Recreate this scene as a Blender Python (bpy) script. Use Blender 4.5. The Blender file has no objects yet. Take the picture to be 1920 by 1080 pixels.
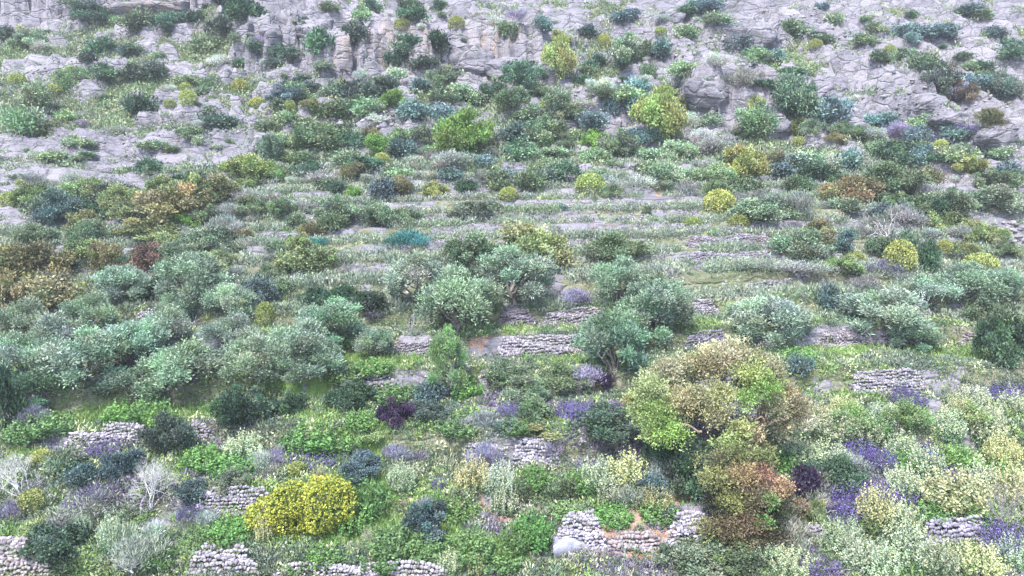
import bpy, math, random
import numpy as np
from math import radians as R

# ------------------------------------------------------------------ camera, sky, sun, exposure
F = 1371.0                      # focal length in photo pixels (1920 wide)
PITCH = R(-8.0)
sc = bpy.context.scene
C = sc.collection
cam_d = bpy.data.cameras.new('camera'); cam = bpy.data.objects.new('camera', cam_d); C.objects.link(cam)
cam_d.sensor_width = 36.0; cam_d.lens = 36.0 * F / 1920.0; cam_d.clip_start = .1; cam_d.clip_end = 2000
cam.location = (0, 0, 0); cam.rotation_euler = (R(90) + PITCH, 0, 0)
sc.camera = cam
w = bpy.data.worlds.new('World'); sc.world = w; w.use_nodes = True
nt = w.node_tree; bg = nt.nodes['Background']
sky = nt.nodes.new('ShaderNodeTexSky'); sky.sky_type = 'NISHITA'; sky.sun_disc = False
SUN_EL, SUN_AZ = R(58), R(205)
sky.sun_elevation = SUN_EL; sky.sun_rotation = SUN_AZ; sky.air_density = 1.0; sky.dust_density = 1.2; sky.ozone_density = 1.5
nt.links.new(sky.outputs[0], bg.inputs[0]); bg.inputs[1].default_value = .12
sl = bpy.data.lights.new('sun', 'SUN'); sl.energy = 2.8; sl.angle = R(10); sl.color = (1, .97, .93)
so = bpy.data.objects.new('sun', sl); C.objects.link(so)
# sky sun_rotation is clockwise from +Y: direction towards the sun
sd = (math.sin(SUN_AZ) * math.cos(SUN_EL), math.cos(SUN_AZ) * math.cos(SUN_EL), math.sin(SUN_EL))
so.rotation_euler = (R(90) - SUN_EL, 0, math.atan2(sd[0], -sd[1]))
sc.view_settings.view_transform = 'Standard'; sc.view_settings.look = 'None'
sc.view_settings.exposure = 2.0; sc.view_settings.gamma = 1
sc.cycles.max_bounces = 6; sc.cycles.diffuse_bounces = 2; sc.cycles.transmission_bounces = 3; sc.cycles.volume_bounces = 1
sc.cycles.use_denoising = True; sc.cycles.use_adaptive_sampling = True; sc.cycles.adaptive_threshold = .02

random.seed(7)
rng = np.random.default_rng(11)

# ------------------------------------------------------------------ numpy noise
def _h(ix, iy, s):
    n = (ix.astype(np.int64) * 374761393 + iy.astype(np.int64) * 668265263 + s * 2147483647) & 0xffffffff
    n = ((n ^ (n >> 13)) * 1274126177) & 0xffffffff
    return ((n ^ (n >> 16)) & 0xffffff) / 16777215.0
def vn(x, y, s=0):
    x = np.asarray(x, float); y = np.asarray(y, float)
    ix = np.floor(x); iy = np.floor(y); fx = x - ix; fy = y - iy
    fx = fx * fx * (3 - 2 * fx); fy = fy * fy * (3 - 2 * fy)
    a = _h(ix, iy, s); b = _h(ix + 1, iy, s); c = _h(ix, iy + 1, s); d = _h(ix + 1, iy + 1, s)
    return (a + (b - a) * fx + (c - a) * fy + (a - b - c + d) * fx * fy) * 2 - 1
def fbm(x, y, s=0, o=4):
    r = 0; a = .5
    for i in range(o):
        r = r + a * vn(x, y, s + i * 17); x = x * 2.03 + 5.1; y = y * 2.03 + 9.7; a *= .5
    return r
def sst(a, b, x):
    t = np.clip((x - a) / (b - a), 0, 1); return t * t * (3 - 2 * t)

# ------------------------------------------------------------------ the slope
PD = np.array([-80, 0, 17.6, 28, 32.3, 43.65, 50.6, 59.9, 68.6, 90, 130, 200, 320.])
PZ = np.array([-26, -16.3, -9.96, -6.26, -4.54, 0, 3.5, 9.5, 16.5, 34, 62, 80, 90.])
dd = np.linspace(-80, 320, 4001); zz = np.interp(dd, PD, PZ)
kern = np.hanning(31); kern /= kern.sum()
zz = np.convolve(np.pad(zz, 15, mode='edge'), kern, mode='valid')
def P(D): return np.interp(D, dd, zz)
def proj(X, D, z):
    f = D * math.cos(PITCH) + z * math.sin(PITCH); u = -D * math.sin(PITCH) + z * math.cos(PITCH)
    f = np.maximum(f, .5)
    return 960 + F * X / f, 540 - F * u / f
_tD = np.linspace(12, 75, 1500); _tp = proj(0 * _tD, _tD, P(_tD))[1]
def Dof(py): return np.interp(-np.asarray(py, float), -_tp, _tD)      # smooth slope distance seen at row py
def ground0(px, py):
    D = Dof(py); z = P(D); f = D * math.cos(PITCH) + z * math.sin(PITCH)
    return (np.asarray(px, float) - 960) / F * f, D
# terrace edges: the foot of each step, traced along the slope
LINES = [
 ([(-300,1100),(0,1092),(360,1085),(850,1100),(1040,1035),(1335,1027),(1725,1022),(2200,1018)], .55),
 ([(-300,975),(0,970),(375,962),(515,963),(793,980),(900,962),(1300,930),(2200,915)], .5),
 ([(-300,855),(0,850),(205,845),(375,830),(600,850),(870,864),(1048,872),(1200,848),(1500,850),(2200,840)], .62),
 ([(-300,792),(0,790),(100,782),(400,760),(700,742),(920,729),(1200,745),(1660,740),(2200,742)], .8),
 ([(-300,690),(0,690),(425,672),(735,667),(1025,670),(1330,656),(1640,652),(2200,650)], .9),
 ([(-300,628),(0,625),(270,613),(550,620),(1000,615),(1320,598),(1670,591),(2200,588)], .85),
 ([(-300,578),(0,575),(500,568),(900,562),(1270,556),(1500,540),(1800,545),(2200,540)], .8),
 ([(-300,532),(0,528),(600,522),(1000,512),(1350,492),(2200,500)], .8),
 ([(-300,492),(0,490),(600,484),(1000,474),(1300,464),(2200,470)], .8),
 ([(-300,462),(0,460),(600,452),(1000,440),(1400,436),(2200,445)], .8),
 ([(-300,436),(0,434),(600,426),(1000,416),(1400,410),(2200,420)], .8),
 ([(-300,412),(0,410),(600,400),(1000,392),(1400,386),(2200,395)], .8),
 ([(-300,390),(0,388),(600,378),(1000,370),(1400,366),(2200,370)], .75),
 ([(-300,368),(0,366),(600,358),(1000,350),(1400,348),(2200,350)], .7),
 ([(-300,348),(0,346),(600,340),(1000,332),(1400,330),(2200,330)], .6)]
LX, LD = [], []
for pts, g in LINES:
    a = np.array(pts, float); X, D = ground0(a[:, 0], a[:, 1]); LX.append(X); LD.append(D)
def lineD(k, X):
    return np.interp(X, LX[k], LD[k]) + .12 * fbm(X * .5, X * 0 + k * 3.3, 40 + k, 3)
def cliff_line(pts): a = np.array(pts, float); return ground0(a[:, 0], a[:, 1])
CLIFFS = [([(590,172),(700,165),(860,150),(1035,158)], 3.3, 7), ([(425,135),(520,148),(600,158)], 3.8, 7),
 ([(150,40),(250,38),(400,40)], 5, 9), ([(-60,52),(90,55),(180,48)], 3.5, 6), ([(1285,250),(1400,262),(1485,255)], 3.4, 7),
 ([(1335,100),(1400,105),(1475,95)], 2.0, 4), ([(805,202),(900,200)], 1.2, 3), ([(1040,255),(1130,250),(1205,248)], 1.2, 4),
 ([(1650,245),(1780,290),(1930,350)], 2.0, 5), ([(1560,150),(1660,190),(1770,235)], 1.6, 4), ([(370,72),(420,95)], 2, 3),
 ([(470,70),(560,60),(640,50)], 1.8, 4), ([(1370,55),(1470,62)], 1.2, 3), ([(1230,120),(1330,185)], 1.2, 3), ([(1740,330),(1850,365)], 1.6, 4),
 ([(1860,455),(1940,470)], .8, 3), ([(60,300),(200,305)], .35, 2), ([(250,300),(440,296)], .4, 2), ([(20,345),(170,350)], .3, 2), ([(330,235),(480,250)], .4, 2)]
CL = [(cliff_line(p), h, b) for p, h, b in CLIFFS]
# bare rock, grass and soil patches on the slope (photo px: cx, cy, rx, ry, tilt in degrees, weight)
ROCK = [(70,288,125,26,0,1),(260,292,140,34,0,1),(405,288,85,30,-5,1),(335,218,80,20,0,1),(60,335,80,26,0,1),(30,385,50,36,0,1),(440,252,70,18,0,.9),
 (80,132,70,14,0,.8),(290,18,110,30,0,1.1),(90,28,110,32,0,1.1),(480,60,70,55,0,1),(560,115,120,45,0,1),(650,90,60,75,0,1.1),(730,130,70,60,0,1),
 (830,75,110,28,5,1),(930,108,130,48,0,1.1),(700,150,110,22,0,1),(600,55,50,40,0,.9),(860,185,55,20,0,1),(1130,225,90,36,0,.9),(1090,235,60,28,0,.9),
 (1350,165,90,48,15,1),(1400,225,95,42,0,1.1),(1420,62,65,38,0,1),(1300,185,60,45,0,.8),(1530,38,85,24,35,.9),(1600,65,60,18,20,.9),(1680,130,70,30,10,.9),
 (1720,190,70,26,30,.9),(1850,235,95,26,28,1),(1880,305,80,50,15,1),(1780,335,50,30,0,1),(1600,150,80,40,0,.75),(1560,255,100,30,10,.7),(1640,265,60,25,10,.7),
 (1240,20,70,22,0,.7),(1480,15,100,25,0,.8),(1050,50,40,28,0,.7),(150,460,42,22,-20,.9),(1880,438,80,24,20,1.1),(1310,130,60,30,30,.7),(1750,90,90,25,20,.6),
 (720,225,70,14,0,.7),(1010,230,50,20,0,.6),(1260,75,50,30,0,.6),(590,232,40,10,0,.6),(1200,150,50,25,0,.5),(30,1045,60,28,0,.7),(115,585,32,12,0,.9)]
GRASS = [(700,690,110,24,0,1),(1040,628,120,8,0,1),(1100,685,110,10,0,1),(1600,668,190,18,0,1),(1300,640,60,10,0,.9),(560,740,70,16,0,.8),(250,790,170,22,0,1),
 (740,1020,170,50,0,1),(430,1000,110,34,0,.9),(900,1045,120,30,0,1),(1050,812,160,16,0,.8),(1850,690,110,14,0,.9),(620,590,150,12,0,.8),(700,590,60,12,0,1),
 (480,630,50,16,0,.9),(1420,590,80,8,0,.7),(660,860,110,26,0,.8),(1150,600,60,6,0,.8),(1500,625,60,8,0,.8),(1800,830,60,30,0,.6),(560,800,90,20,0,.7),
 (690,940,60,60,0,1),(1240,960,70,16,0,.6),(1420,1010,50,30,0,.8),(250,125,90,14,0,.3),(620,10,90,20,0,.4),(80,115,70,12,0,.4),(1000,395,150,6,0,.4),(30,860,60,20,0,.5),(380,870,60,20,0,.8)]
SOIL = [(1200,1005,120,60,0,1.1),(945,975,70,14,28,1),(905,662,26,16,0,1),(945,655,14,20,0,1),(1385,576,32,12,0,.9),(1625,412,60,12,0,.8),(1230,372,26,8,0,.7),
 (1000,1040,40,12,30,.7),(760,955,50,10,0,.7),(1390,925,60,16,0,.6),(870,1000,30,20,0,.5),(1300,940,80,12,0,.7),(940,425,60,5,0,.5),(1120,430,80,6,0,.6),(610,1045,90,12,0,.6),(1765,335,34,10,15,1.2),(620,820,30,12,0,.4)]
def mask(tab, px, py):
    m = np.zeros_like(px)
    for cx, cy, rx, ry, an, wt in tab:
        a = R(an); x = px - cx; y = py - cy
        u = (x * math.cos(a) + y * math.sin(a)) / rx; v = (-x * math.sin(a) + y * math.cos(a)) / ry
        m = np.maximum(m, wt * (1.25 - (u * u + v * v) ** .5))
    return m
def masks(X, D):
    px, py = proj(X, D, P(D))
    n = fbm(X * .55, D * .8, 3, 4)
    r = mask(ROCK, px, py) + n * .75
    bare = np.clip((330 - py) / 500, -1, .55) + .22 * np.clip((px - 1150) / 700, -1, 1) * (py < 420) + fbm(X * .3 + 40, D * .45 + 9, 8, 5) * 1.3 - .32
    rock = np.maximum(sst(.05, .3, r), sst(.0, .3, bare + .1 * (px > 1150) * (py < 300) - .22 * (px < 700)) * .95)
    g = sst(.15, .5, mask(GRASS, px, py) + n * .4)
    s = sst(.15, .55, mask(SOIL, px, py) + n * .5)
    return rock, g, s, px, py
def H(X, D):
    X = np.asarray(X, float); D = np.asarray(D, float)
    u = D.copy()
    n = len(LINES)
    Dk = [lineD(k, X) for k in range(n)]
    Dk.append(Dk[-1] + 1.6)
    for k in range(n):
        a, b = Dk[k], Dk[k + 1]; g0 = LINES[k][1]
        f = (D - a) / (b - a); rr = np.clip(.3 / (b - a), .06, .3)
        gf = np.where(f < rr, f / rr * g0, g0 + (1 - g0) * (f - rr) / (1 - rr))
        u = np.where((f >= 0) & (f < 1), a + gf * (b - a), u)
    z = P(u)
    rock, g, s, px, py = masks(X, D)
    up = sst(42, 50, D)
    for (cx, cd), h, back in CL:
        ends = sst(-.6, .9, X - cx[0]) * sst(-.6, .9, cx[-1] - X)
        e = D - np.interp(X, cx, cd) - .35 * h * np.abs(fbm(X * 1.1, X * 0 + h, 61, 4)) * 2 - .25 * h * vn(X * .35, X * 0 + h, 66)
        z = z + h * ends * (.55 * sst(0, .1 + .1 * h, e) + .45 * sst(.1 + .16 * h, .2 + .3 * h, e + .3 * vn(X * 1.7, D * .2, 71))) * (1 - np.clip((e - .3) / back, 0, 1)) * (1 + .25 * fbm(X * .5, D * .2, 77, 2))
    # strata ledges on the bare rock
    v = (D + .32 * X * sst(2, 20, X) + 3.4 * fbm(X * .12, D * .15, 21, 4) + .5 * X * sst(18, 40, X)) / 2.7
    fr = v - np.floor(v)
    led = sst(0, .22, fr) - fr
    z = z + rock * (.12 + .85 * up) * led
    v2 = (D * .8 + .5 * X * sst(2, 20, X) + 1.2 * fbm(X * .5, D * .4, 23, 3)) / .55; f2 = v2 - np.floor(v2)
    z = z + rock * up * .07 * (sst(0, .3, f2) - f2)
    v3 = (X * .9 + .4 * D + 1.5 * fbm(X * .3, D * .5, 25, 3)) / 1.6; f3 = v3 - np.floor(v3)
    z = z + rock * up * .3 * (sst(0, .15, f3) - f3)
    rid = 1 - np.abs(fbm(X * .8, D * 1.1, 31, 4)) * 3.0
    z = z + rock * up * .28 * rid
    z = z + (.06 + .22 * up) * fbm(X * .35, D * .35, 51, 4) + .05 * fbm(X * 2.2, D * 2.2, 53, 3) * (.4 + rock)
    # the slope turns away at its far upper corner
    z = z - 1.6 * np.maximum(0, D + 2 * (X - 49.5) - 78.5 + fbm(X * .2, D * .2, 91, 3) * 2)
    z = np.maximum(z, -40)
    return z
def raycast(px, py):
    px = np.atleast_1d(np.asarray(px, float)); py = np.atleast_1d(np.asarray(py, float))
    rx = (px - 960) / F; ry = (540 - py) / F
    dy = math.cos(PITCH) - ry * math.sin(PITCH); dz = math.sin(PITCH) + ry * math.cos(PITCH)
    D0 = Dof(py)
    lo = np.maximum(D0 * .8 - 2, 10); span = D0 * .5 + 4
    T = np.linspace(0, 1, 90)[:, None]
    DD = lo + span * T
    gap = DD / dy * dz - H(rx * DD / dy, DD)
    hit = (gap[1:] <= 0) & (gap[:-1] > 0)
    has = hit.any(0); i = np.argmax(hit, 0); c = np.arange(len(px))
    g0, g1 = gap[i, c], gap[i + 1, c]
    best = DD[i, c] + (DD[i + 1, c] - DD[i, c]) * g0 / (g0 - g1 + 1e-9)
    best = np.where(has, best, D0)
    X = rx * best / dy
    return X, best, H(X, best)

# ------------------------------------------------------------------ mesh + material helpers
def mk(name, V, faces, m, parent=None, tint=None, attrs=None, smooth=False):
    """V (n,3); faces (k,3|4) index array or list of arrays"""
    if not isinstance(faces, list): faces = [faces]
    me = bpy.data.meshes.new(name)
    V = np.asarray(V, np.float32)
    me.vertices.add(len(V)); me.vertices.foreach_set('co', V.ravel())
    idx = np.concatenate([np.asarray(f).ravel() for f in faces]).astype(np.int32)
    tot = np.concatenate([np.full(len(f), np.asarray(f).shape[1]) for f in faces]).astype(np.int32)
    st = np.concatenate([[0], np.cumsum(tot)[:-1]]).astype(np.int32)
    me.loops.add(len(idx)); me.loops.foreach_set('vertex_index', idx)
    me.polygons.add(len(tot)); me.polygons.foreach_set('loop_start', st); me.polygons.foreach_set('loop_total', tot)
    if smooth: me.polygons.foreach_set('use_smooth', np.ones(len(tot), bool))
    if tint is not None:
        a = me.color_attributes.new('tint', 'FLOAT_COLOR', 'POINT')
        t = np.ones((len(V), 4), np.float32); t[:, :3] = tint; a.data.foreach_set('color', t.ravel())
    for k, v in (attrs or {}).items():
        a = me.attributes.new(k, 'FLOAT', 'POINT'); a.data.foreach_set('value', np.asarray(v, np.float32).ravel())
    me.update(calc_edges=True)
    if m: me.materials.append(m)
    o = bpy.data.objects.new(name, me); C.objects.link(o); o.parent = parent
    return o
def mat(name, rough=.8):
    m = bpy.data.materials.new(name); m.use_nodes = True
    b = m.node_tree.nodes['Principled BSDF']; b.inputs['Roughness'].default_value = rough
    b.inputs['Specular IOR Level'].default_value = .2
    return m, m.node_tree, b
def N(nt, t, **kw):
    n = nt.nodes.new(t)
    for k, v in kw.items(): setattr(n, k, v)
    return n
def mixc(nt, fac, a, b, mode='MIX'):
    n = nt.nodes.new('ShaderNodeMix'); n.data_type = 'RGBA'; n.blend_type = mode; n.clamp_factor = True
    for s, v in ((0, fac), (6, a), (7, b)):
        if hasattr(v, 'is_linked') or isinstance(v, bpy.types.NodeSocket): nt.links.new(v, n.inputs[s])
        else: n.inputs[s].default_value = v if s == 0 else (*v, 1)
    return n.outputs[2]
def noise(nt, scale, detail=5, rough=.6, vec=None, dist=0):
    n = N(nt, 'ShaderNodeTexNoise'); n.inputs['Scale'].default_value = scale; n.inputs['Detail'].default_value = detail
    n.inputs['Roughness'].default_value = rough; n.inputs['Distortion'].default_value = dist
    if vec is not None: nt.links.new(vec, n.inputs['Vector'])
    return n.outputs[0]
def ramp(nt, src, a, b, ca=0., cb=1.):
    n = N(nt, 'ShaderNodeMapRange'); n.inputs[1].default_value = a; n.inputs[2].default_value = b
    n.inputs[3].default_value = ca; n.inputs[4].default_value = cb; nt.links.new(src, n.inputs[0]); return n.outputs[0]
def coords(nt, scale=(1, 1, 1)):
    tc = N(nt, 'ShaderNodeTexCoord'); mp = N(nt, 'ShaderNodeMapping'); mp.inputs['Scale'].default_value = scale
    nt.links.new(tc.outputs['Object'], mp.inputs[0]); return mp.outputs[0]
def math_(nt, op, a, b):
    n = N(nt, 'ShaderNodeMath', operation=op)
    for s, v in ((0, a), (1, b)):
        if isinstance(v, bpy.types.NodeSocket): nt.links.new(v, n.inputs[s])
        else: n.inputs[s].default_value = v
    return n.outputs[0]

def foliage_mat(name, transl=.17, gloss=.25):
    m, nt, b = mat(name, .55)
    at = N(nt, 'ShaderNodeAttribute', attribute_name='tint'); oi = N(nt, 'ShaderNodeObjectInfo')
    c = mixc(nt, 1.0, at.outputs['Color'], oi.outputs['Color'], 'MULTIPLY')
    nz = noise(nt, 3.0, 3, .6, coords(nt)); v = ramp(nt, nz, .3, .7, 1.25, 2.1)
    hs = N(nt, 'ShaderNodeHueSaturation'); nt.links.new(c, hs.inputs['Color']); nt.links.new(v, hs.inputs['Value'])
    nt.links.new(ramp(nt, oi.outputs['Random'], 0, 1, .492, .508), hs.inputs['Hue'])
    nt.links.new(hs.outputs[0], b.inputs['Base Color']); b.inputs['Specular IOR Level'].default_value = gloss
    tr = N(nt, 'ShaderNodeBsdfTranslucent'); nt.links.new(hs.outputs[0], tr.inputs[0])
    mx = N(nt, 'ShaderNodeMixShader'); mx.inputs[0].default_value = transl
    nt.links.new(b.outputs[0], mx.inputs[1]); nt.links.new(tr.outputs[0], mx.inputs[2])
    nt.links.new(mx.outputs[0], nt.nodes['Material Output'].inputs[0])
    return m
M_LEAF = foliage_mat('leaves'); M_DRY = foliage_mat('blades', .22, .15)
def stone_mat(name):
    m, nt, b = mat(name, .9)
    at = N(nt, 'ShaderNodeAttribute', attribute_name='tint')
    v = coords(nt)
    c = mixc(nt, ramp(nt, noise(nt, 5, 6, .7, v), .35, .7), (.20, .195, .22), (.38, .365, .39))
    c = mixc(nt, ramp(nt, noise(nt, 1.3, 4, .6, v), .55, .75, 0, .5), c, (.28, .21, .15))
    c = mixc(nt, ramp(nt, noise(nt, 14, 3, .7, v), .6, .75, 0, .6), c, (.09, .09, .09))
    c = mixc(nt, 1.0, c, at.outputs['Color'], 'MULTIPLY')
    nt.links.new(c, b.inputs['Base Color'])
    bp = N(nt, 'ShaderNodeBump'); bp.inputs['Strength'].default_value = .5; bp.inputs['Distance'].default_value = .05
    nt.links.new(noise(nt, 9, 6, .7, v), bp.inputs['Height']); nt.links.new(bp.outputs[0], b.inputs['Normal'])
    return m
M_STONE = stone_mat('wall_stone')
def bark_mat(name, a, b_):
    m, nt, b = mat(name, .9); v = coords(nt, (6, 6, 1.2))
    c = mixc(nt, ramp(nt, noise(nt, 4, 5, .7, v), .35, .65), a, b_); nt.links.new(c, b.inputs['Base Color'])
    bp = N(nt, 'ShaderNodeBump'); bp.inputs['Strength'].default_value = .7; bp.inputs['Distance'].default_value = .03
    nt.links.new(noise(nt, 8, 5, .7, v), bp.inputs['Height']); nt.links.new(bp.outputs[0], b.inputs['Normal']); return m
M_BARK = bark_mat('bark', (.10, .09, .08), (.26, .23, .21)); M_PALE = bark_mat('pale_bark', (.42, .41, .42), (.68, .66, .66))
M_GREY = bark_mat('grey_bark', (.22, .21, .21), (.40, .38, .37)); M_BROWN = bark_mat('brown_bark', (.16, .11, .08), (.34, .27, .21))

def terrain_mat():
    m, nt, b = mat('hillside', .95)
    A = {k: N(nt, 'ShaderNodeAttribute', attribute_name=k).outputs['Fac'] for k in ('rock', 'grass', 'soil', 'ochre')}
    v = coords(nt); vs = coords(nt, (1.6, 1.6, .28)); vl = coords(nt, (.38, .9, 2.2))
    # earth under scrub, speckled with small pale stones
    base = mixc(nt, ramp(nt, noise(nt, .7, 6, .65, v), .35, .65), (.12, .135, .075), (.22, .21, .15))
    base = mixc(nt, ramp(nt, noise(nt, 3.5, 5, .7, v), .5, .68), base, (.09, .125, .055))
    vo = N(nt, 'ShaderNodeTexVoronoi'); vo.inputs['Scale'].default_value = 3.2; nt.links.new(v, vo.inputs['Vector'])
    spk = math_(nt, 'MULTIPLY', ramp(nt, vo.outputs['Distance'], .30, .18), ramp(nt, noise(nt, .9, 4, .7, v), .5, .6))
    base = mixc(nt, spk, base, (.38, .37, .38))
    gr = mixc(nt, ramp(nt, noise(nt, 2.2, 6, .7, v), .35, .65), (.11, .20, .05), (.22, .30, .09))
    base = mixc(nt, A['grass'], base, gr)
    so_ = mixc(nt, ramp(nt, noise(nt, 1.6, 7, .7, v), .35, .7), (.26, .15, .10), (.38, .28, .23))
    base = mixc(nt, A['soil'], base, so_)
    # limestone
    rk = mixc(nt, ramp(nt, noise(nt, .45, 6, .6, v), .35, .65), (.138, .130, .155), (.238, .224, .262))
    rk = mixc(nt, ramp(nt, noise(nt, 1.1, 8, .7, vs), .56, .66, 0, .8), rk, (.07, .066, .08))
    rk = mixc(nt, ramp(nt, noise(nt, 2.2, 8, .75, vl), .55, .7, 0, .35), rk, (.32, .305, .345))
    och = math_(nt, 'MULTIPLY', A['ochre'], ramp(nt, noise(nt, .9, 6, .7, vs), .44, .66, 0, .6))
    rk = mixc(nt, och, rk, (.40, .28, .18))
    crack = ramp(nt, math_(nt, 'ABSOLUTE', math_(nt, 'SUBTRACT', noise(nt, .8, 7, .65, vl), .5), 0), .0, .026, .85, 0)
    rk = mixc(nt, crack, rk, (.05, .05, .05))
    vd = N(nt, 'ShaderNodeMapping'); vd.inputs['Rotation'].default_value = (0, .3, .5); vd.inputs['Scale'].default_value = (.5, 1.0, 1.5); nt.links.new(v, vd.inputs[0])
    wv = N(nt, 'ShaderNodeVectorMath', operation='ADD'); nzv = N(nt, 'ShaderNodeTexNoise'); nzv.inputs['Scale'].default_value = .9; nzv.inputs['Detail'].default_value = 5
    nt.links.new(v, nzv.inputs['Vector']); nt.links.new(vd.outputs[0], wv.inputs[0]); nt.links.new(nzv.outputs['Color'], wv.inputs[1])
    ve = N(nt, 'ShaderNodeTexVoronoi', feature='DISTANCE_TO_EDGE'); ve.inputs['Scale'].default_value = .75; nt.links.new(wv.outputs[0], ve.inputs['Vector'])
    vc = N(nt, 'ShaderNodeTexVoronoi'); vc.inputs['Scale'].default_value = .75; nt.links.new(wv.outputs[0], vc.inputs['Vector'])
    sepc = N(nt, 'ShaderNodeSeparateColor'); nt.links.new(vc.outputs['Color'], sepc.inputs[0])
    rk = mixc(nt, ramp(nt, sepc.outputs[0], .3, 1, 0, .45), rk, (.32, .30, .325))
    rk = mixc(nt, ramp(nt, ve.outputs['Distance'], .0, .04, .62, 0), rk, (.07, .075, .07))
    lich = ramp(nt, noise(nt, 1.8, 7, .75, v), .56, .66, 0, .8)
    rk = mixc(nt, lich, rk, (.12, .15, .085))
    rm = ramp(nt, math_(nt, 'ADD', A['rock'], math_(nt, 'MULTIPLY', math_(nt, 'SUBTRACT', noise(nt, 1.5, 6, .7, v), .5), 1.1)), .42, .56)
    c = mixc(nt, rm, base, rk)
    nt.links.new(c, b.inputs['Base Color'])
    hgt = math_(nt, 'ADD', math_(nt, 'ADD', noise(nt, 2.5, 9, .7, vl), ramp(nt, ve.outputs['Distance'], 0, .08, 0, .8)), math_(nt, 'MULTIPLY', noise(nt, 1.2, 8, .7, vs), 1.5))
    bp = N(nt, 'ShaderNodeBump'); bp.inputs['Strength'].default_value = .6; bp.inputs['Distance'].default_value = .3
    nt.links.new(hgt, bp.inputs['Height']); nt.links.new(bp.outputs[0], b.inputs['Normal'])
    return m
M_TER = terrain_mat()

def tag(o, label, cat, group=None, kind=None):
    if label: o['label'] = label.replace('the bottom wall with the grey boulder', 'the grey boulder').replace('right of the dark shrub by the rock block', 'right of the dark block shrub')
    if cat: o['category'] = cat
    if group: o['group'] = group
    if kind: o['kind'] = kind
    return o
def empty(name, loc, rz=0, s=(1, 1, 1)):
    o = bpy.data.objects.new(name, None); C.objects.link(o); o.location = loc; o.rotation_euler = (0, 0, rz); o.scale = s
    o.empty_display_size = .2; return o

# ------------------------------------------------------------------ terrain mesh
def build_terrain():
    D = np.concatenate([np.linspace(-60, 13, 14)[:-1], np.geomspace(13, 82, 820), np.geomspace(82.5, 230, 40)])
    s = np.concatenate([np.linspace(-2.2, -1.0, 12)[:-1], np.linspace(-1.0, 1.0, 720), np.linspace(1.0, 2.2, 12)[1:]])
    S, DD = np.meshgrid(s, D)
    X = S * np.maximum(DD, 13) * 0.97
    Z = H(X, DD)
    rock, g, so_, px, py = masks(X, DD)
    near = DD > 12
    rock = rock * near
    # steep faces of the natural slope are bare rock
    gz = np.gradient(Z, axis=0) / np.gradient(DD, axis=0)
    rock = np.maximum(rock, sst(1.1, 2.0, gz) * sst(44, 50, DD) * near)
    Dk = [lineD(k, X) for k in range(len(LINES))]
    for k in range(7, len(LINES)): rock = np.maximum(rock, .62 * sst(.02, .08, DD - Dk[k]) * sst(.42, .34, DD - Dk[k]) * sst(-.35, .15, fbm(X * .35, X * 0 + k * 5, 300, 3)))
    rock = np.maximum(rock, .56 * sst(560, 480, py) * sst(300, 350, py) * sst(-.3, .3, fbm(X * .4, DD * .9, 310, 4)))
    och = mask([(290,15,90,34,0,1.3),(660,90,30,40,0,1),(760,140,70,22,0,1.4),(935,125,60,30,0,1.1),(1440,235,40,20,0,.3),(620,55,40,30,0,.6),(860,190,50,16,0,.6),(440,30,40,30,0,.5),(1765,335,30,14,10,1.5)], px, py)
    n0, n1 = X.shape
    i = np.arange(n0 * n1).reshape(n0, n1)
    q = np.stack([i[:-1, :-1], i[:-1, 1:], i[1:, 1:], i[1:, :-1]], -1).reshape(-1, 4)
    V = np.stack([X, DD, Z], -1).reshape(-1, 3)
    o = mk('hillside', V, q, M_TER, attrs=dict(rock=rock, grass=g, soil=so_, ochre=np.clip(och, 0, 1)), smooth=True)
    tag(o, None, None, None, 'structure')
build_terrain()
# the next mountain side, seen past the upper corner of the slope
def far_hill():
    xs = np.linspace(60, 420, 90); ys = np.linspace(150, 330, 60)
    X, Y = np.meshgrid(xs, ys)
    Z = -10 + (Y - 150) * .75 + 22 * fbm(X * .015, Y * .02, 5, 6)
    n0, n1 = X.shape; i = np.arange(n0 * n1).reshape(n0, n1)
    q = np.stack([i[:-1, :-1], i[:-1, 1:], i[1:, 1:], i[1:, :-1]], -1).reshape(-1, 4)
    o = mk('distant_hill', np.stack([X, Y, Z], -1).reshape(-1, 3), q, M_TER, attrs=dict(rock=np.full(X.shape, .5), grass=0 * X, soil=0 * X, ochre=0 * X), smooth=True)
    tag(o, None, None, None, 'structure')
far_hill()

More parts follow.
